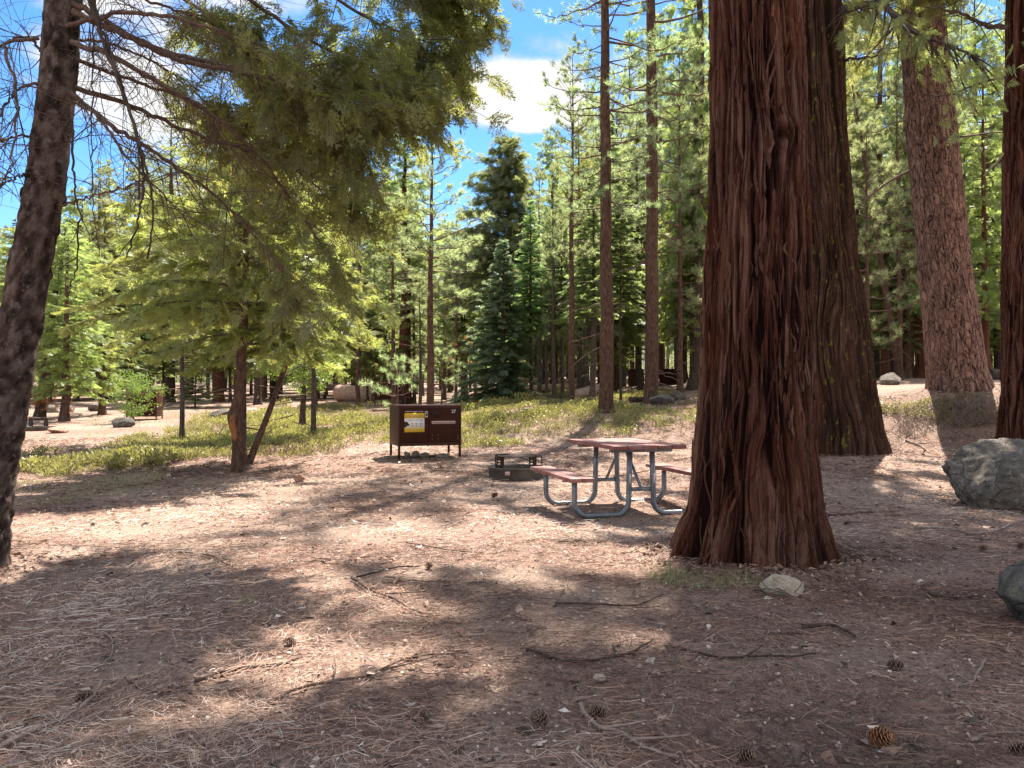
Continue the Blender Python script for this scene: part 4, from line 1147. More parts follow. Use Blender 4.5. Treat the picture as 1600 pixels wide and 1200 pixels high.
def picnic_table(label, loc, rot, group=None, Lt=1.5, Wt=.84, fs=1.0, detail=True):
    """local x across the table, local y along it (away); origin at ground centre"""
    t = thing('picnic_table', label, 'picnic table', loc, rot, group)
    hz = .785; a = Acc(); nb = 5; bw = Wt / nb
    for i in range(nb):
        box_v(a, (-Wt / 2 + i * bw + .004, -Lt / 2 + random.uniform(-.008, .008), hz - .042), (-Wt / 2 + (i + 1) * bw - .004, Lt / 2 + random.uniform(-.008, .008), hz + random.uniform(-.002, .002)), 0, None, .006)
    link('tabletop', a.mesh('tabletop', M['planks']), t)
    for sx in (-1, 1):
        a = Acc()
        for i in range(2):
            x0 = sx * .765 - .13 + i * .132
            box_v(a, (x0, -Lt / 2 + random.uniform(-.01, .01), .415), (x0 + .128, Lt / 2 + random.uniform(-.01, .01), .458), 0, None, .006)
        link('bench', a.mesh('bench', M['planks']), t)
    rt = .03
    for sy in (-1, 1):
        y = sy * fs / 2
        a = Acc(); box_v(a, (-Wt / 2 + .06, y - .03, hz - .085), (Wt / 2 - .06, y + .03, hz - .0425), 0, None, .005); link('batten', a.mesh('batten', M['steel']), t)
        for sx in (-1, 1):
            xi, xo = sx * .145, sx * .765; R = .15; p = [(sx * .13, y, hz - .087), (sx * .137, y, .5)]
            for k in range(9):
                an = k / 8 * math.pi / 2; p.append((xi + sx * R * (1 - math.cos(an)), y, rt + R * (1 - math.sin(an))))
            for k in range(9):
                an = k / 8 * math.pi / 2; p.append((xo - sx * R + sx * R * math.sin(an), y, rt + R * (1 - math.cos(an))))
            p.append((xo, y, .30)); p.append((xo, y, .414))
            a = Acc(); p = np.array(p); capped(a, p, np.full(len(p), rt), 16); link('leg', a.mesh('leg', M['steel'], True), t)
            a = Acc(); box_v(a, (xo - .13, y - .022, .398), (xo + .13, y + .022, .4145)); link('bench_bracket', a.mesh('bench_bracket', M['steel']), t)
            if detail and sy < 0:
                a = Acc(); box_v(a, (sx * .14 - .008, y - rt - .003, .37), (sx * .14 + .008, y - rt + .004, .47)); link('sticker', a.mesh('sticker', M['white']), t)
        a = Acc(); capped(a, np.array([(-.14, y, .30), (.14, y, .30)]), np.full(2, .022), 10); link('crossbar', a.mesh('crossbar', M['steel'], True), t)
        a = Acc(); capped(a, np.array([(0, y, .31), (0, y * .12, hz - .06)]), np.full(2, .017), 10); link('brace', a.mesh('brace', M['steel'], True), t)
    return t


rotT = math.radians(15.0); cT, sT = math.cos(rotT), math.sin(rotT)
nl_ = np.array([1.06, 8.02]) + np.array([cT, sT]) * .42 + np.array([-sT, cT]) * .75
T1 = picnic_table('red plank picnic table on curved steel legs beside the massive cedar trunk', (nl_[0], nl_[1], float(gh(nl_[0], nl_[1] - .3)) - .012), rotT)

# ------------------------------------------------------------------ food lockers


def locker(label, loc, rot, number=None, full=True, Wd=1.19, D=.85, hb=.25, ht=1.0, group='brown steel food lockers'):
    t = thing('food_locker', label, 'food locker', loc, rot, group)
    a = Acc()
    box_v(a, (0, 0.012, hb), (Wd, D, ht - .012), 0, None, .006)
    box_v(a, (-.008, -.012, ht - .022), (Wd + .008, D + .008, ht), 0, None, .004)                       # lid sheet
    fr = .035
    box_v(a, (0, -.008, hb), (fr, .02, ht - .024), 0, None, .003); box_v(a, (Wd - fr, -.008, hb), (Wd, .02, ht - .024), 0, None, .003)
    box_v(a, (fr + .001, -.007, hb), (Wd - fr - .001, .02, hb + .05), 0, None, .003); box_v(a, (fr + .001, -.007, ht - .06), (Wd - fr - .001, .02, ht - .024), 0, None, .003)
    link('body', a.mesh('body', M['brown_paint']), t)
    for x in (0.003, Wd - .043):
        for y in (.0, D - .045):
            a = Acc(); box_v(a, (x, y, -.04), (x + .04, y + .04, hb + .0)); link('leg', a.mesh('leg', M['brown_paint']), t)
    xm = fr + (Wd - 2 * fr) * .475; z0, z1 = hb + .055, ht - .065
    doors = []
    for (x0, x1) in ((fr + .006, xm - .004), (xm + .004, Wd - fr - .006)):
        a = Acc(); box_v(a, (x0, -.004, z0), (x1, .011, z1), 0, None, .003); d = link('door', a.mesh('door', M['brown_dark']), t); doors.append(d)
    if not full: return t
    x0, x1 = fr + .006, xm - .004

    def flat(acc, xa, xb, za, zb_, yy, mat): box_v(acc, (xa, yy - .0012, za), (xb, yy, zb_), mat)
    # poster with bear's head (proportions read off the picture)
    px0, px1 = .115, .487; pz0, pz1 = .505, .855; y = -.0045
    a = Acc(); flat(a, px0, px1, pz0, pz1, y, 0); flat(a, px0, px1, pz1 - .095, pz1, y - .0015, 1); flat(a, px0, px1, pz0, pz0 + .08, y - .0015, 1)
    for (za, n_) in ((pz1 - .05, 1), (pz1 - .066, 1)): flat(a, px0 + .05, px1 - .05, za, za + .007, y - .003, 3)
    flat(a, px0 + .05, px1 - .05, pz0 + .036, pz0 + .043, y - .003, 3); flat(a, px0 + .06, px1 - .06, pz0 + .052, pz0 + .058, y - .003, 3)
    for k in range(2): flat(a, px0 + .06, px1 - .03, pz1 - .125 - k * .02, pz1 - .119 - k * .02, y - .0015, 3)
    for i in range(3):
        for j in range(3):
            xx = px0 + .13 + i * .078; zz_ = pz0 + .095 + j * .028
            flat(a, xx, xx + .018, zz_, zz_ + .014, y - .0015, 2); flat(a, xx + .024, xx + .055, zz_ + .004, zz_ + .010, y - .0015, 3)
    bear = [(0, -.005), (.03, .005), (.055, .028), (.10, .034), (.103, .046), (.085, .062), (.07, .078), (.062, .098), (.05, .108), (.04, .098), (.02, .102), (.008, .112), (0, .106)]
    vs = np.array([(px0 + bx - .004, y - .0022, pz0 + .088 + bz) for bx, bz in bear]); vb = vs + [0, .0012, 0]; k = len(vs)
    a.v += [vs, vb]; a.t += [np.full(k, .5)] * 2; a.f.append((np.arange(k)[None] + a.n, 2)); a.f.append(((np.stack([np.arange(k), (np.arange(k) + 1) % k, (np.arange(k) + 1) % k + k, np.arange(k) + k], -1)) + a.n, 2)); a.n += 2 * k
    tag(link('poster', a.mesh('poster', [M['white'], M['yellow'], M['ink'], M['grey_ink']]), doors[0]), 'yellow and white notice with a black bear head')
    me = text_me('Proper food storage is the law', .0268, M['white'])
    o = link('lettering', me, doors[0]); o.location = ((px0 + px1) / 2 - .005, -.0055, .884); o.rotation_euler = (math.pi / 2, 0, 0)
    a = Acc(); flat(a, .50, .548, .775, .885, y, 0); flat(a, .507, .541, .80, .872, y - .0015, 1); flat(a, .513, .535, .826, .858, y - .003, 2); flat(a, .517, .531, .787, .795, y - .0015, 1)
    link('small_label', a.mesh('small_label', [M['white'], M['ink'], M['grey_ink']]), doors[0])
    # right door: latch pocket, sticker, number, strip, bolts
    a = Acc(); box_v(a, (.625, -.012, .755), (.785, -.0042, .9), 0, None, .003); box_v(a, (.645, -.0135, .79), (.74, -.0122, .88), 1); box_v(a, (.675, -.017, .80), (.705, -.0136, .85), 0)
    link('latch', a.mesh('latch', [M['brown_dark'], M['black_gap']]), doors[1])
    a = Acc(); box_v(a, (.80, -.006, .845), (.87, -.0042, .905)); link('plate', a.mesh('plate', M['brown_paint']), doors[1])
    a = Acc(); flat(a, .622, 1.075, .652, .705, y, 0); link('label_strip', a.mesh('label_strip', M['pinkish']), doors[1])
    me = text_me('Please keep closed at all times', .030, M['ink']); o = link('lettering', me, doors[1]); o.location = (.848, -.0068, .679); o.rotation_euler = (math.pi / 2, 0, 0)
    if number:
        me = text_me(number, .085, M['white']); o = link('number', me, doors[1]); o.location = (1.04, -.0062, .878); o.rotation_euler = (math.pi / 2, 0, 0)
    for bx, bz in ((.635, .44), (.745, .445), (.632, .375), (.75, .375), (1.125, .415), (1.127, .37)):
        a = Acc(); box_v(a, (bx - .007, -.009, bz - .007), (bx + .007, -.0042, bz + .007), 0, None, .002); link('bolt', a.mesh('bolt', M['steel']), doors[1])
    return t


g = float(gh(-1.6, 14.2)); pxy = P3(622, 700, 14.0)
locker('brown steel food locker numbered 37 with a yellow bear notice', (pxy[0], 14.0, float(gh(pxy[0], 14.0))), math.radians(19.5), '37')
p = AT(585, 39); locker('far grey-brown locker in front of the fallen log', p, math.radians(-12), None, False, 1.25, .9, .3, 1.15)
p = AT(1030, 42); locker('far reddish-brown locker right of the cedar-barked trunk', p, math.radians(-35), None, False, 1.2, .9, .1, .95)
p = AT(197, 26.5); locker('far brown locker hidden behind the bright sapling', p, math.radians(10), None, False, 1.0, .8, .12, 1.1)
p = AT(1004, 43); locker('far red-lit locker left of the cedar-barked trunk', p, math.radians(75), None, False, .9, .8, .05, 1.0)
p = AT(612, 40.5); picnic_table('distant red picnic table behind the far grey-brown locker', p, math.radians(80), 'distant picnic tables', detail=False)
p = AT(1008, 56); picnic_table('distant orange-red picnic table glimpsed above the far red-lit locker', p, math.radians(75), 'distant picnic tables', detail=False)
p = AT(175, 50); picnic_table('distant tan picnic table between trunks at the left', p, math.radians(80), 'distant picnic tables', detail=False)

# ------------------------------------------------------------------ fire rings


def fire_ring(label, loc, rot, R=.41, h=.18):
    t = thing('fire_ring', label, 'fire ring', loc, rot, 'steel fire rings')
    n = 56; th = np.linspace(0, 2 * np.pi, n, endpoint=False); V = []
    for (rr_, z) in ((R, -.05), (R, h), (R + .012, h + .004), (R + .012, h - .02), (R - .012, h - .02), (R - .012, -.05)):
        V.append(np.stack([rr_ * np.cos(th), rr_ * np.sin(th), np.full(n, z)], -1))
    V = np.concatenate(V); k, i = np.meshgrid(np.arange(5), np.arange(n), indexing='ij'); i2 = (i + 1) % n
    a = Acc(); a.add(V, np.stack([k * n + i, k * n + i2, (k + 1) * n + i2, (k + 1) * n + i], -1).reshape(-1, 4)); link('ring', a.mesh('ring', M['ring'], True), t)
    a = Acc(); V = np.concatenate([[[0, 0, .06]], np.stack([(R - .013) * np.cos(th), (R - .013) * np.sin(th), .03 + .02 * np.sin(th * 5)], -1)])
    a.add(V, np.stack([np.zeros(n, int), 1 + np.arange(n), 1 + (np.arange(n) + 1) % n], -1)); link('ash_bed', a.mesh('ash_bed', M['ash'], True), t)
    gz = .312
    for sx, w in ((-.245, .26), (.25, .10)):
        a = Acc()   # notched side plates
        box_v(a, (sx - .05, -.02, .10), (sx - .03, .012, gz + .02), 0, None, .002); box_v(a, (sx + .045, -.02, .10), (sx + .065, .012, gz + .02), 0, None, .002)
        for kz in range(4): box_v(a, (sx - .028, -.018, .13 + kz * .05), (sx - .004 + .008 * (kz % 2), .008, .155 + kz * .05))
        box_v(a, (sx + .005, -.018, .10), (sx + .044, .008, gz))
        box_v(a, (sx - .05, -.022, gz + .001), (sx + .065, .014, gz + .022), 0, None, .002)
        link('side_plate', a.mesh('side_plate', M['rust']), t)
    a = Acc()
    for k in range(11): capped(a, np.array([(-.27, -.22 + k * .045, gz + .030), (.29, -.22 + k * .045, gz + .030)]), np.full(2, .008), 8)
    for x in (-.27, .29): box_v(a, (x - .012, -.24, gz + .023), (x + .012, .25, gz + .045))
    capped(a, cr(np.array([(.30, -.2, gz + .03), (.36, -.2, gz + .04), (.37, -.2, gz - .06), (.36, -.2, gz - .18)]), 12), np.full(12, .009), 8)
    link('grate', a.mesh('grate', M['rust']), t)
    a = Acc(); capped(a, cr(np.array([(-.3, .0, .10), (-.31, .0, gz), (-.28, .0, gz + .05), (-.1, .0, gz + .055)]), 16), np.full(16, .010), 8); link('handle', a.mesh('handle', M['rust']), t)
    a = Acc(); box_v(a, (-.2, -R - .006, .085), (-.13, -R + .03, .14)); 
    link('label_plate', a.mesh('label_plate', M['pinkish']), t)
    return t


p = G(806, 752); p[1] += .38; p[0] = (806 - 800) / F * p[1]; p[2] = float(gh(p[0], p[1] - .3))
fire_ring('blackened steel fire ring with a raised grate beside the picnic table', p, .1)
p = G(60, 672); fire_ring('distant fire ring with a grate on the sandy clearing at the left', p, -.2, .41, .1)

# ------------------------------------------------------------------ rocks and logs


def rock(label, loc, size, seed, mat, rot=0, sub=4, name='rock', cat='rock', group=None, cuts=9, rough=.07, tilt=(0, 0), top=None):
    bm = bmesh.new(); bmesh.ops.create_icosphere(bm, subdivisions=sub, radius=1)
    v = np.array([q.co[:] for q in bm.verts]); r = np.random.default_rng(seed)
    nrm = norm(r.normal(0, 1, (cuts, 3))); off = r.uniform(.5, .85, cuts)
    if top is not None: nrm = np.vstack([nrm, norm(np.array([top]))]); off = np.append(off, .55)
    for n_, o in zip(nrm, off):
        d = v @ n_ - o; v = v - np.where(d > 0, d * .88, 0)[:, None] * n_
    dsp = rough * fbm(v[:, 0] * 1.8 + seed, v[:, 1] * 1.8, v[:, 2] * 1.8, 5, .55) + rough * .25 * fbm(v[:, 0] * 9, v[:, 1] * 9, v[:, 2] * 9 + seed, 3)
    v = v * (1 + dsp)[:, None]; v[:, 2] -= v[:, 2].min(); v = v / np.array([np.ptp(v[:, 0]), np.ptp(v[:, 1]), v[:, 2].max()]) * np.array(size)
    for q, c_ in zip(bm.verts, v): q.co = c_
    me = bpy.data.meshes.new(name); bm.to_mesh(me); bm.free(); me.materials.append(mat)
    me.polygons.foreach_set('use_smooth', np.ones(len(me.polygons), bool))
    o = link(name, me); o.location = loc; o.rotation_euler = (tilt[0], tilt[1], rot)
    return tag(o, label, cat, group)


p = np.array(P3(1590, 800, 8.6)); rock('large dark granite boulder with a sloping flat top under the edge cedar', (p[0] + .42, 9.2, float(gh(p[0], 9)) - .34), (1.75, 1.25, 1.13), 14, M['granite'], .25, 6, 'boulder', 'boulder', None, 10, .09, (0, -.06), (-.1, -.35, 1))
p = G(1632, 985); rock('smaller lichen-spotted boulder cut by the picture edge below the large one', p + np.array([.13, .12, -.15]), (.56, .56, .52), 23, M['lichen_rock'], .4, 5, 'boulder', 'boulder', None, 8, .08)
p = G(1229, 938); rock('tan granite rock at the foot of the massive cedar trunk', p + np.array([0, .1, -.03]), (.26, .22, .165), 8, M['tan_rock'], .1, 5, top=(.15, .1, 1), cuts=9, rough=.1)
p = G(668, 732); rock('small pale stone just in front of the numbered food locker', p + np.array([0, .03, -.01]), (.135, .12, .105), 4, M['tan_rock'], 0, 4)
p = G(467, 753); rock('small reddish stone on the sunlit needles left of the locker', p + np.array([0, .03, -.01]), (.17, .13, .12), 6, M['red_rock'], .4, 4)
for i, (x, w, h) in enumerate(((637, .13, .12), (650, .16, .14), (663, .22, .10), (690, .3, .07))):
    p = AT(x, 14.55 + .02 * i); rock(['first stone from the left under the numbered locker', 'pointed stone under the numbered locker', 'long low stone under the numbered locker', 'flat stone near the right leg under the numbered locker'][i], p - np.array([0, 0, .015]), (w, .16, h), 40 + i, M['tan_rock'], 0, 3, group='stones under the food locker')
p = G(1030, 616); rock('bluish lichen rock at the foot of the cedar-barked trunk', AT(1031, 25) + np.array([0, 0, -.05]), (.95, .7, .42), 31, M['lichen_rock'], .3, 4)
p = G(196, 668); rock('grey boulder below the bright sapling in the clearing', p - np.array([0.1, -.1, .1]), (.62, .5, .4), 33, M['lichen_rock'], .2, 4)
p = G(91, 676); rock('reddish brown rock beside the distant fire ring', p - np.array([0, 0, .05]), (.5, .4, .2), 34, M['red_rock'], .2, 4)
p = G(350, 640); rock('pale granite rock at the shrub edge left of the low oak', AT(345, 27) - np.array([0, 0, .06]), (.85, .6, .4), 35, M['granite'], .2, 4)
for i, (x, d, lab) in enumerate(((80, 31, 'grey boulder under the leafy pale tree'), (105, 32, 'rounded boulder behind the leafy pale tree trunk'), (150, 33, 'grey boulder right of the leafy pale tree trunk'), (235, 36, 'low boulder by the shaded strip behind the sapling'), (1395, 22, 'pale rock on the slope right of the mossy cedar'), (1062, 27, 'low rock right of the bluish lichen rock'))):
    p = AT(x, d); rock(lab, p - np.array([0, 0, .08]), (.8, .6, .42), 60 + i, M['granite'], i, 4)


def log(label, A, B, ra, rb, mat='log_bark', end='cut_wood', peeled=None, group=None, seed=0):
    A, B = np.array(A, float), np.array(B, float); o0 = (A + B) / 2
    t = thing('fallen_log', label, 'log', o0, 0, group); n = 30; s = np.linspace(0, 1, n)[:, None]; p = A * (1 - s) + B * s - o0
    rd = np.linspace(ra, rb, n); r = np.random.default_rng(seed)
    v, f = tubes(p, rd, 26); v = v.reshape(n, 26, 3); nz = 1 + .05 * fbm(v[..., 0] * 2.5 + seed, v[..., 1] * 2.5, v[..., 2] * 2.5, 3)
    v = p[:, None] + (v - p[:, None]) * nz[..., None]
    a = Acc(); a.add(v.reshape(-1, 3), f); link('trunk', a.mesh('trunk', M[mat], True), t)
    for k, sg in ((0, -1), (n - 1, 1)):
        a = Acc(); a.v.append(v[k]); a.t.append(np.full(26, .5)); a.n = 26; ids = np.arange(26); a.f.append(((ids if sg > 0 else ids[::-1])[None], 0)); link('cut_end', a.mesh('cut_end', M[end]), t)
    if peeled:
        k0, k1 = int(n * peeled[0]), int(n * peeled[1]); vv = v[k0:k1] ; pp2 = p[k0:k1][:, None]; vv = pp2 + (vv - pp2) * 1.012; m = k1 - k0
        vv[0] += (p[1] - p[0]) * np.sin(np.arange(26) * 1.3)[:, None] * .8
        j, i = np.meshgrid(np.arange(m - 1), np.arange(26), indexing='ij'); i2 = (i + 1) % 26
        a = Acc(); a.add(vv.reshape(-1, 3), np.stack([j * 26 + i, j * 26 + i2, (j + 1) * 26 + i2, (j + 1) * 26 + i], -1).reshape(-1, 4)); tag(link('peeled_wood', a.mesh('peeled_wood', M['cut_wood'], True), t), 'bare peeled stretch without bark')
    return t


a_, b_ = AT(530, 46), AT(632, 43); log('huge fallen log with a peeled end at the back of the clearing', a_ + [0, 0, .50], b_ + [0, 0, .46], .50, .45, peeled=(.68, .98), seed=1)
a_, b_ = AT(535, 49), AT(470, 52); log('thinner fallen log behind the huge one', a_ + [0, 0, .8], b_ + [0, 0, .6], .22, .2, seed=2)
a_, b_ = AT(812, 36), AT(905, 37); log('orange-brown fallen log behind the thin grove', a_ + [0, 0, .45], b_ + [0, 0, .5], .16, .14, 'cut_wood', seed=3)
a_, b_ = AT(812, 28.5), AT(878, 28.8); log('dark fallen log at the top edge of the bank', a_ + [0, 0, .14], b_ + [0, 0, .1], .17, .13, 'dark_bark', 'dark_bark', seed=4)
a_, b_ = AT(897, 30), AT(945, 31.5); log('grey tilted fallen log left of the bank pine', a_ + [0, 0, .15], b_ + [0, 0, .5], .2, .17, 'dead_wood', seed=5)
a_, b_ = AT(810, 45), AT(905, 46); log('pale fallen log farthest back in the thin grove', a_ + [0, 0, .7], b_ + [0, 0, .6], .18, .16, 'dead_wood', seed=6)
a_, b_ = AT(985, 27), AT(1005, 27.3); log('short dark log stub by the cedar-barked trunk', a_ + [0, 0, .12], b_ + [0, 0, .12], .11, .10, 'dark_bark', 'dark_bark', seed=7)
a_, b_ = AT(582, 33), AT(620, 33.5); log('low thin log in front of the far grey-brown locker', a_ + [0, 0, .05], b_ + [0, 0, .06], .06, .05, 'dead_wood', seed=8)
a_, b_ = AT(1545, 28), AT(1600, 28.5); log('dark log behind the huge plated pine', a_ + [0, 0, .18], b_ + [0, 0, .2], .24, .22, 'dark_bark', 'dark_bark', seed=9)
a_, b_ = AT(693, 31), AT(712, 31); log('short sawn log round near the blue-green fir', a_ + [0, 0, .1], b_ + [0, 0, .1], .11, .11, 'log_bark', 'cut_wood', seed=10)
p = AT(746, 30.5); st = thing('broken_stub', 'leaning orange-brown broken stub left of the blue-green fir', 'stump', p)
a = Acc(); capped(a, cr(np.array([(0, 0, -.1), (-.03, 0, .25), (-.09, 0, .55), (-.12, 0, .82)]), 10), np.linspace(.09, .045, 10), 10); link('trunk', a.mesh('trunk', M['scar'], True), st)

# ------------------------------------------------------------------ fallen sticks, cones, small stones


def stick(label, pts, r0=.008, r1=.004, mat='twig', forks=(), lift=.006):
    P = [G(x, y) for x, y in pts]; o0 = P[0].copy(); n = max(14, len(P) * 7); p = cr(np.array(P), n); r = np.random.default_rng(len(label) * 7 + int(pts[0][0]))
    p[:, :2] += np.cumsum(r.normal(0, .0035, (n, 2)), 0); p[:, 2] = gh(p[:, 0], p[:, 1]) + r0 + lift + .006 * np.abs(vn(np.linspace(0, 5, n), 0.3, o0[0]))
    a = Acc(); capped(a, p - o0, np.linspace(r0, r1, n) * r.uniform(.85, 1.15, n), 7)
    for (t, ang, L) in forks:
        i = int(t * (n - 1)); d = norm(p[min(i + 1, n - 1)] - p[i - 1]); c_, s_ = math.cos(ang), math.sin(ang); d = np.array([d[0] * c_ - d[1] * s_, d[0] * s_ + d[1] * c_, .08])
        s = np.linspace(0, 1, 9)[:, None]; q = p[i] + d * L * s + np.array([-d[1], d[0], 0]) * .18 * L * s ** 2; capped(a, q - o0, np.linspace(r0 * .7, r1 * .6, 9), 6)
    o = link('fallen_stick', a.mesh('fallen_stick', M[mat], True)); o.location = o0
    return tag(o, label, 'stick', 'sticks lying on the needle litter')


stick('curved dark stick crossing the sun patch near the bottom middle', [(420, 1110), (460, 1085), (520, 1070), (570, 1062), (620, 1040), (670, 1027), (728, 1024)], .008, .004, forks=((.35, .8, .25), (.6, -.7, .3), (.75, .6, .2)))
stick('thick dark broken branch left of the bottom sun patch', [(305, 1072), (340, 1057), (380, 1048), (430, 1043), (465, 1030)], .011, .006, 'dark_bark', ((.5, -.4, .2),))
stick('long grey curved stick in the bottom left corner', [(-20, 1190), (40, 1158), (90, 1135), (130, 1105), (165, 1068)], .011, .007, 'dead_wood')
stick('thin pale hooked twig above the grey stick at bottom left', [(112, 1062), (150, 1048), (172, 1025), (165, 1000), (145, 985)], .005, .003, 'dead_wood')
stick('long dark stick sloping down toward the right in the centre shade', [(550, 908), (580, 925), (615, 938), (650, 958), (672, 965)], .009, .004, 'dark_bark', ((.4, .5, .3),))
stick('short straight dark stick above the long sloping one', [(558, 905), (590, 898), (620, 890), (660, 887)], .008, .005, 'dark_bark')
stick('arched thin twig on the edge of the sunlit ground', [(225, 868), (270, 864), (320, 868), (350, 879), (370, 891)], .007, .004)
stick('thin dark twig running toward the picnic table shade', [(635, 851), (670, 856), (710, 862), (755, 866)], .006, .004, 'dark_bark')
stick('straight dark stick pointing at the table legs', [(873, 850), (905, 848), (930, 852), (952, 845)], .007, .004, 'dark_bark')
stick('curved dark twig with a green lichen leaf near bottom centre', [(822, 1022), (860, 1037), (900, 1040), (960, 1035), (1000, 1025), (1020, 1008)], .009, .005, 'dark_bark', ((.6, .9, .15),))
stick('grey forked branch by the cones at bottom right of centre', [(905, 1112), (935, 1142), (985, 1160), (1022, 1184), (1085, 1200)], .010, .005, 'dead_wood', ((.3, 1.0, .18), (.6, .8, .22)))
stick('thin pale twig in front of the tan rock', [(875, 890), (885, 910), (893, 930), (908, 945)], .004, .003, 'dead_wood')
stick('long thin dark twig left of the big cedar foot', [(868, 948), (930, 950), (985, 952), (1020, 945), (1042, 935)], .006, .004, 'dark_bark')
stick('dark stick right of the big cedar below the boulder', [(1295, 808), (1330, 806), (1365, 803)], .012, .006, 'dark_bark')
stick('grey branching stick lying left of the large boulder', [(1390, 808), (1430, 805), (1480, 807)], .012, .005, 'dead_wood', ((.4, .5, .5),))
stick('long curved root-like stick below the large boulder', [(1430, 828), (1480, 830), (1530, 838), (1575, 825), (1600, 812)], .014, .007, 'dead_wood', ((.5, .5, .3),))
stick('pale bent twig on the right side litter', [(1440, 930), (1455, 935), (1460, 945)], .006, .004, 'dead_wood')
stick('dark arched stick left of the smaller boulder', [(1450, 933), (1490, 938), (1535, 933)], .009, .005, 'dark_bark')
stick('pale blue-grey twig in the right foreground', [(1540, 1035), (1530, 1055), (1510, 1070), (1490, 1075)], .007, .004, 'dead_wood', ((.5, .9, .1),))
stick('bleached twig running out of the lower right corner', [(1520, 1168), (1555, 1155), (1600, 1150), (1630, 1152)], .007, .004, 'dead_wood')
stick('bowed thin twig low on the left litter', [(195, 1065), (235, 1085), (270, 1080), (300, 1072)], .005, .003)
stick('thin straight twig across the dappled centre', [(600, 905), (640, 910), (680, 912), (702, 900)], .005, .003)
stick('dark thin stick at the right lower shade', [(1060, 1018), (1120, 1030), (1200, 1028), (1260, 1025)], .007, .004, 'dark_bark', ((.5, .5, .2),))
stick('knobbly dark stick in the middle right shade', [(1255, 985), (1310, 985), (1345, 1000)], .012, .006, 'dark_bark')
stick('brown stick behind the picnic table', [(960, 748), (990, 742), (1015, 737)], .014, .008, 'dark_bark')
stick('long pale stick along the slope behind the table', [(905, 748), (940, 745), (985, 741)], .008, .005)
stick('faded branch on the slope above the large boulder', [(1415, 690), (1440, 700), (1465, 712)], .02, .008, 'dead_wood', ((.3, .7, .6), (.6, -.6, .5)))


def cone_mesh(mat, seed, n=90, open_=1.0):
    r = np.random.default_rng(seed); a = Acc()
    for i in range(n):
        u = (i + .5) / n; th = i * 2.39996; prof_ = math.sin(math.pi * min(1, .12 + .85 * u)) ** .7
        rad = .42 * prof_; z = u * 1.15; el = math.radians(-15 + 85 * u) ; d = np.array([math.cos(th) * math.cos(el), math.sin(th) * math.cos(el), math.sin(el)])
        s = np.array([-math.sin(th), math.cos(th), 0]); nrm = np.cross(d, s); b = np.array([0, 0, z]) + d * rad * .15
        L = rad * .85 * open_ + .06; w = (.11 + .085 * prof_) * r.uniform(.85, 1.15)
        pts = [b - s * w * .4, b + s * w * .4, b + d * L * .8 + s * w, b + d * L * 1.0, b + d * L * .8 - s * w]; pts = np.array(pts); lo = pts - nrm * .035
        V = np.vstack([pts, lo]); t = np.array([.1, .1, .7, 1, .7] * 2) + r.normal(0, .1)
        base = a.n; a.v.append(V); a.t.append(np.clip(t, 0, 1)); a.n += 10
        a.f.append((np.array([[0, 1, 2, 3, 4], [9, 8, 7, 6, 5]]) + base, 0)); a.f.append((np.array([[i_, (i_ + 1) % 5, (i_ + 1) % 5 + 5, i_ + 5] for i_ in range(5)]) + base, 0))
    v, f = tubes(np.array([[0, 0, -.02], [0, 0, .5], [0, 0, 1.05]]), np.array([.1, .13, .03]), 8); a.add(v, f, 0, .05)
    return a.mesh('pine_cone', mat)


CONES = [cone_mesh(M['cone'], 1, 58, 1.25), cone_mesh(M['cone'], 2, 50, 1.4), cone_mesh(M['cone_red'], 3, 70, 1.3)]


def cone(label, px, py, s, k, rot):
    p = G(px, py); o = link('pine_cone', CONES[k]); s *= .8; o.scale = (s,) * 3; o.rotation_euler = rot; o.location = p + np.array([0, 0, s * .40])
    return tag(o, label, 'pine cone', 'pine cones on the ground')


cone('reddish round pine cone near the bottom right corner', 1362, 1168, .085, 2, (1.2, .3, .5))
cone('dark open pine cone left of the bottom sun patch', 446, 1012, .068, 0, (1.4, .2, 1.0))
cone('dark pine cone lying against the long grey stick at bottom left', 120, 1104, .062, 1, (1.3, 0, 2.5))
cone('small purplish pine cone at bottom left of centre', 660, 1128, .05, 0, (1.0, .5, .3))
cone('open pine cone left of the forked branch at bottom centre', 847, 1138, .075, 1, (.9, .2, -.6))
cone('grey-tipped pine cone above the forked grey branch', 942, 1122, .066, 0, (1.3, .1, -1.2))
cone('dark pine cone in the middle of the right foreground litter', 1388, 1048, .065, 1, (1.4, .3, 1.4))
cone('pine cone below the large dark boulder', 1531, 862, .062, 0, (1.2, .3, .4))
cone('pine cone cut by the right picture edge', 1592, 858, .062, 1, (1.3, .1, 2))
cone('pine cone half out of the bottom edge right of centre', 1155, 1192, .065, 0, (1.2, .2, .7))
cone('small cone at the end of the short straight dark stick', 668, 889, .062, 0, (1.3, .1, .5))
cone('brown cone on the sunlit needles left of the fire ring', 769, 778, .075, 2, (1.2, .2, 1.2))
cone('tiny dark cone on the sunlit ground left of the arched twig', 143, 823, .05, 0, (1.2, .2, .9))
cone('dark cone at the far right bottom corner', 1578, 1180, .06, 0, (1.2, .2, .9))
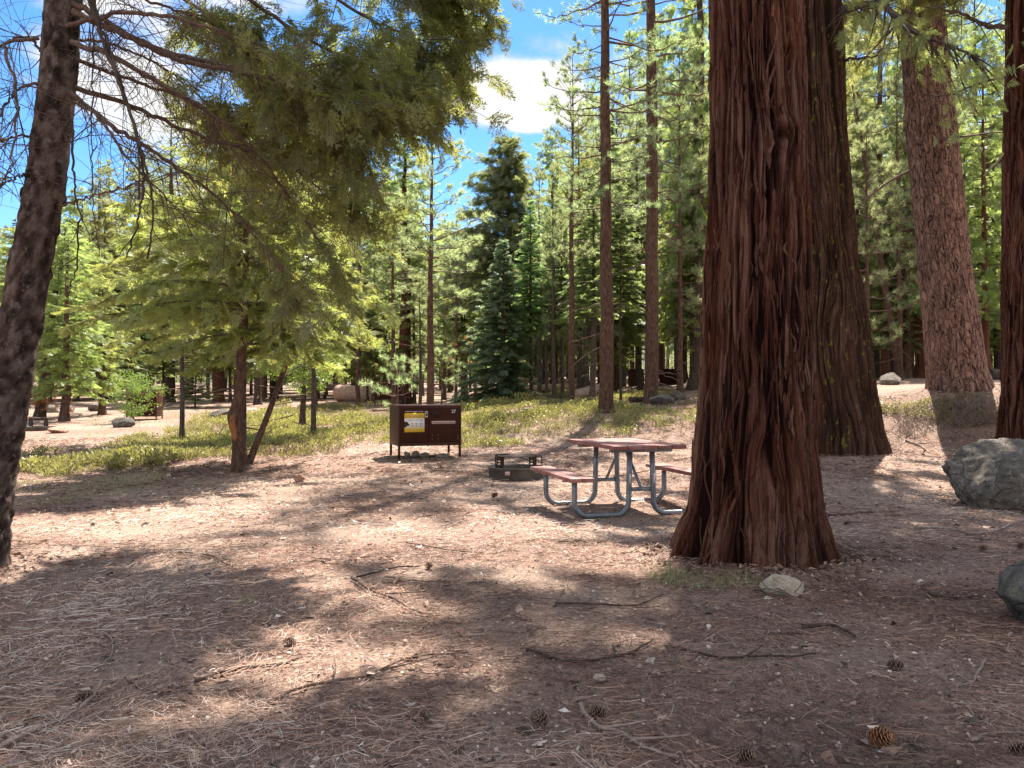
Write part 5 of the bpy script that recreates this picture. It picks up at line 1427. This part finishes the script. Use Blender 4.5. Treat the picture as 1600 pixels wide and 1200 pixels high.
for i, (x, y, s, lab) in enumerate(((937, 1066, .05, 'round grey pebble right of bottom centre'), (900, 1076, .022, 'tiny pale pebble beside the round grey one'), (592, 1057, .03, 'grey pebble on the curved dark stick'), (470, 1150, .035, 'grey stone in the bottom sun patch'), (432, 1152, .04, 'bluish stone left of the grey one in the sun patch'), (1522, 1135, .042, 'white pebble in the lower right corner'), (1330, 860, .035, 'small pale stone right of the big cedar'), (1420, 1000, .02, 'tiny light stone in the right litter'), (22, 1030, .04, 'pale pebble at the left edge litter'), (1107, 960, .05, 'dark stone below the big cedar foot'), (1120, 955, .03, 'small grey stone beside the dark stone'), (770, 760, .07, 'small brown stone beside the fire ring'))):
    p = G(x, y); rock(lab, p - np.array([0, 0, s * .15]), (s * 1.3, s, s * .8), 80 + i, M['dark_stone'] if False else M['granite' if i % 2 else 'tan_rock'], i, 3, 'pebble', 'pebble', 'pebbles in the litter')

# ------------------------------------------------------------------ litter, ground cover, grass


def litter():
    r = np.random.default_rng(5); n = 300000
    d = 1.2 + (19 - 1.2) * (r.random(n) ** 1.55); w = .78 * d + .8; x = r.uniform(-1, 1, n) * w
    keep = (vn(x * 1.6, d * 1.6, 1.1) + .5 * vn(x * 5, d * 5, 4.4) + r.uniform(-.6, .6, n)) > -.25; x, d = x[keep], d[keep]; n = len(x)
    # drifts: neighbouring needles lie in about the same direction
    an = 3.2 * vn(x * .9, d * .9, 7.7) + 1.5 * vn(x * 4, d * 4, 2.2) + r.normal(0, .75, n)
    L = r.uniform(.05, .17, n) * np.where(r.random(n) < .45, .4, 1); cv = r.normal(0, .35, n); wd = .0015 * np.maximum(1, d / 3.2) ** .8 * r.uniform(.7, 1.2, n)
    s = np.linspace(-.5, .5, 4)[None]; aa = an[:, None] + cv[:, None] * s * 2
    ox = np.cumsum(np.cos(aa), 1) * (L / 3)[:, None]; oy = np.cumsum(np.sin(aa), 1) * (L / 3)[:, None]
    X = x[:, None] + ox - ox.mean(1, keepdims=True); Y = d[:, None] + oy - oy.mean(1, keepdims=True)
    tilt = r.normal(0, .10, n)[:, None] * s * L[:, None] * 2
    Z = gh(X, Y) + (r.random(n) ** 1.6 * .026 + .003)[:, None] + np.abs(tilt) * .8 + .006 * np.sin((s + .5) * 3.14)
    nxv = -np.sin(aa) * wd[:, None] / 2; nyv = np.cos(aa) * wd[:, None] / 2
    dz = r.normal(0, .35, n)[:, None] * wd[:, None]
    V = np.stack([np.stack([X + nxv, Y + nyv, Z + dz], -1), np.stack([X - nxv, Y - nyv, Z - dz], -1)], 2).reshape(-1, 3)
    k = np.arange(3)[None]; o = (np.arange(n) * 8)[:, None] + 2 * k
    Fq = np.stack([o, o + 1, o + 3, o + 2], -1).reshape(-1, 4)
    red = np.clip(.5 + .45 * vn(x * .8, d * .8, 9.9) + r.normal(0, .22, n), 0, 1)
    a = Acc(); a.add(V, Fq, 0, np.repeat(red, 8))
    # flakes of bark and leaf
    m = 60000; d = 1.2 + 17 * r.random(m) ** 1.5; x = r.uniform(-1, 1, m) * (.78 * d + .8); sz = r.uniform(.003, .015, m) * np.maximum(1, d / 5) ** .5 * (1 + 1.6 * (r.random(m) < .05))
    an = r.uniform(0, 6.28, m); asp = r.uniform(.25, .8, m); q = np.array([[-1, -.6], [.3, -1], [1, .2], [-.2, 1]])
    cx_ = q[None, :, 0] * sz[:, None]; cy_ = q[None, :, 1] * (sz * asp)[:, None]; c_, s_ = np.cos(an)[:, None], np.sin(an)[:, None]
    X = x[:, None] + cx_ * c_ - cy_ * s_; Y = d[:, None] + cx_ * s_ + cy_ * c_; Z = gh(X, Y) + (r.random(m) * .016 + .003)[:, None] + r.normal(0, .3, (m, 4)) * sz[:, None]
    a.add(np.stack([X, Y, Z], -1).reshape(-1, 3), np.arange(m * 4).reshape(-1, 4), 1, np.repeat(np.clip(r.normal(.45, .27, m), 0, 1), 4))
    for tx, ty, tr, cnt in ((1.92, 6.12, .58, 2600), (6.36, 15.3, 1.05, 1500), (-3.9, 5.75, .22, 500)):           # shed bark round the trunks
        an = r.uniform(0, 6.28, cnt); rd = tr + np.abs(r.normal(0, .22, cnt)); x = tx + rd * np.cos(an); y = ty + rd * np.sin(an); rot = r.uniform(0, 6.28, cnt); L = r.uniform(.006, .034, cnt) * (1 + .8 * (r.random(cnt) < .06)); w = L * r.uniform(.08, .28, cnt)
        cx_ = q[None, :, 0] * L[:, None]; cy_ = q[None, :, 1] * w[:, None]; c_, s_ = np.cos(rot)[:, None], np.sin(rot)[:, None]
        X = x[:, None] + cx_ * c_ - cy_ * s_; Y = y[:, None] + cx_ * s_ + cy_ * c_; Z = gh(X, Y) + (r.random(cnt) * .03 + .004)[:, None] + r.normal(0, .25, (cnt, 4)) * L[:, None]
        a.add(np.stack([X, Y, Z], -1).reshape(-1, 3), np.arange(cnt * 4).reshape(-1, 4), 1, np.repeat(np.clip(r.normal(.3, .15, cnt), 0, 1), 4))
    tag(link('needle_litter', a.mesh('needle_litter', [M['litter'], M['chips']])), 'reddish dry pine needles and bark flakes covering the ground', 'litter', kind='stuff')


litter()


def in_poly(px, py, poly):
    r = np.zeros(px.shape, bool); n = len(poly)
    for i in range(n):
        x1, y1 = poly[i]; x2, y2 = poly[(i + 1) % n]; c = (y1 > py) != (y2 > py)
        r ^= c & (px < (x2 - x1) * (py - y1) / (y2 - y1 + 1e-9) + x1)
    return r


def cover():
    r = np.random.default_rng(15)
    polys = [[(-60, 745), (-60, 700), (40, 708), (150, 700), (240, 680), (330, 652), (450, 640), (560, 628), (625, 632), (625, 690), (560, 704), (430, 714), (330, 716), (200, 728), (60, 742)],
             [(700, 640), (730, 625), (800, 618), (1000, 612), (1110, 618), (1160, 640), (1150, 668), (1060, 680), (870, 686), (790, 694), (715, 702), (700, 690)],
             [(1365, 630), (1440, 628), (1520, 612), (1580, 612), (1580, 668), (1500, 668), (1440, 660), (1370, 655)]]
    n = 170000; d = 11 + 37 * r.random(n) ** 1.6; x = r.uniform(-1, 1, n) * (.75 * d)
    z = gh(x, d); px, py = to_px(np.stack([x, d, z], -1))
    py2 = py + 7 * vn(x * .6, d * .6, 3) + 4 * vn(x * 2, d * 2, 5)
    m = np.zeros(n, bool)
    for pl_ in polys: m |= in_poly(px, py2, pl_)
    den = vn(x * .7, d * .45, 8.8) + .6 * vn(x * 2.2, d * 1.6, 1.8) + r.uniform(-.5, .5, n)
    m &= den + .35 * vn(x * .25, d * .2, 1.3) > -.06
    x, d, z, den = x[m], d[m], z[m], den[m]; n = len(x)
    print('cover clumps', n)
    a = Acc(); hgt = (.055 + .10 * np.clip(den + .1, 0, 1)) * r.uniform(.5, 1.3, n) * (1 + .7 * np.clip(vn(x * .45, d * .45, 12.1), -.6, 1))
    hgt = np.where(x > 7, hgt * .5, hgt)
    V = []
    for i in range(15):
        p = [r.normal(0, .30), r.normal(0, .30), r.uniform(.1, 1)]; dd = norm(np.array([p[0] * 1.4, p[1] * 1.4, .5]) + r.normal(0, .5, 3)); s = norm(np.cross(dd, r.normal(size=3))); V += kite(np.array(p), dd, s, .34, .17)
    tv = np.array(V); tf = np.arange(len(V)).reshape(-1, 4)
    P = np.stack([x, d, z], -1); up = np.tile([[1., 0, 0]], (n, 1)); rot = r.uniform(0, 6.28, n); X = np.stack([np.cos(rot), np.sin(rot), 0 * rot], -1)
    S = hgt * (1 + np.maximum(0, d - 14) * .02)
    v, f = inst(tv, tf, P, X, np.zeros(n), S); t = np.clip(.55 + .55 * vn(x * .5, d * .35, 6.1) + .35 * vn(x * 1.7, d * 1.3, 2.1) + r.normal(0, .2, n), 0, 1)
    a.add(v, f, 0, np.repeat(t, len(tv)))
    # bare stems
    k = n // 2; i = r.integers(0, n, k); b0 = P[i]; b1 = b0 + np.stack([r.normal(0, .08, k), r.normal(0, .08, k), r.uniform(.04, .16, k)], -1); v, f = tubes(np.stack([b0, b1], 1), np.full((k, 2), .005), 3); a.add(v, f, 1)
    tag(link('ground_cover', a.mesh('ground_cover', [M['cover_leaf'], M['twig']])), 'low yellow-green leafy shrubs carpeting the ground and bank', 'ground cover', kind='stuff')
    # dry grey brush on the slope at right and thin grass
    a = Acc(); n = 7000; x = r.uniform(7, 13, n); d = r.uniform(13.5, 18.5, n); z = gh(x, d); px, py = to_px(np.stack([x, d, z], -1)); m = in_poly(px, py, [(1400, 700), (1400, 625), (1590, 620), (1590, 705)]) & (vn(x * 1.2, d * 1.2, 4) > .0); P = np.stack([x, d, z], -1)[m]; k = len(P)
    b1 = P + np.stack([r.normal(0, .12, k), r.normal(0, .12, k), r.uniform(.06, .3, k)], -1); mid = (P + b1) / 2 + r.normal(0, .03, P.shape); v, f = tubes(np.stack([P, mid, b1], 1), np.full((k, 3), .005), 3); a.add(v, f)
    tag(link('dry_brush', a.mesh('dry_brush', M['dead_wood'])), 'grey dry brush on the slope above the large boulder', 'brush', kind='stuff')
    a = Acc()
    for (poly, cnt, hh) in (([(20, 800), (30, 730), (140, 728), (260, 722), (260, 760), (120, 785)], 5000, .05), ([(1005, 912), (1010, 885), (1050, 886), (1080, 902), (1190, 908), (1190, 925), (1080, 925)], 650, .08), ([(365, 948), (370, 932), (400, 932), (402, 948)], 120, .03), ([(100, 700), (160, 640), (320, 640), (300, 690)], 3000, .08)):
        ys_ = [q[1] for q in poly]; P = []
        xs_ = [q[0] for q in poly]; g0_ = [G(sum(xs_) / len(xs_), min(ys_)), G(sum(xs_) / len(xs_), max(ys_))]
        d = r.uniform(g0_[1][1], g0_[0][1], cnt); u = r.uniform(min(xs_), max(xs_), cnt); x = (u - 800) / F * d; z = gh(x, d); px, py = to_px(np.stack([x, d, z], -1)); m = in_poly(px, py, poly) & (vn(x * 2, d * 2, 6) + r.uniform(-.4, .4, cnt) > -.1)
        P = np.stack([x, d, z], -1)[m]; k = len(P); tip = P + np.stack([r.normal(0, hh * .5, k), r.normal(0, hh * .5, k), hh * r.uniform(.5, 1.3, k)], -1); w_ = np.stack([r.normal(0, 1, k), r.normal(0, 1, k), 0 * d[:k]], -1); w_ = norm(w_) * (.0025 + .0003 * P[:, 1:2]) * .8
        V = np.stack([P - w_, P + w_, tip], 1).reshape(-1, 3); a.add(V, np.arange(3 * k).reshape(-1, 3), 0, np.repeat(np.clip(r.normal(.35 if hh > .078 else .75, .2, k), 0, 1), 3))
    tag(link('grass', a.mesh('grass', M['grass_leaf'])), 'thin short grass blades on the needle litter', 'grass', kind='stuff')


cover()
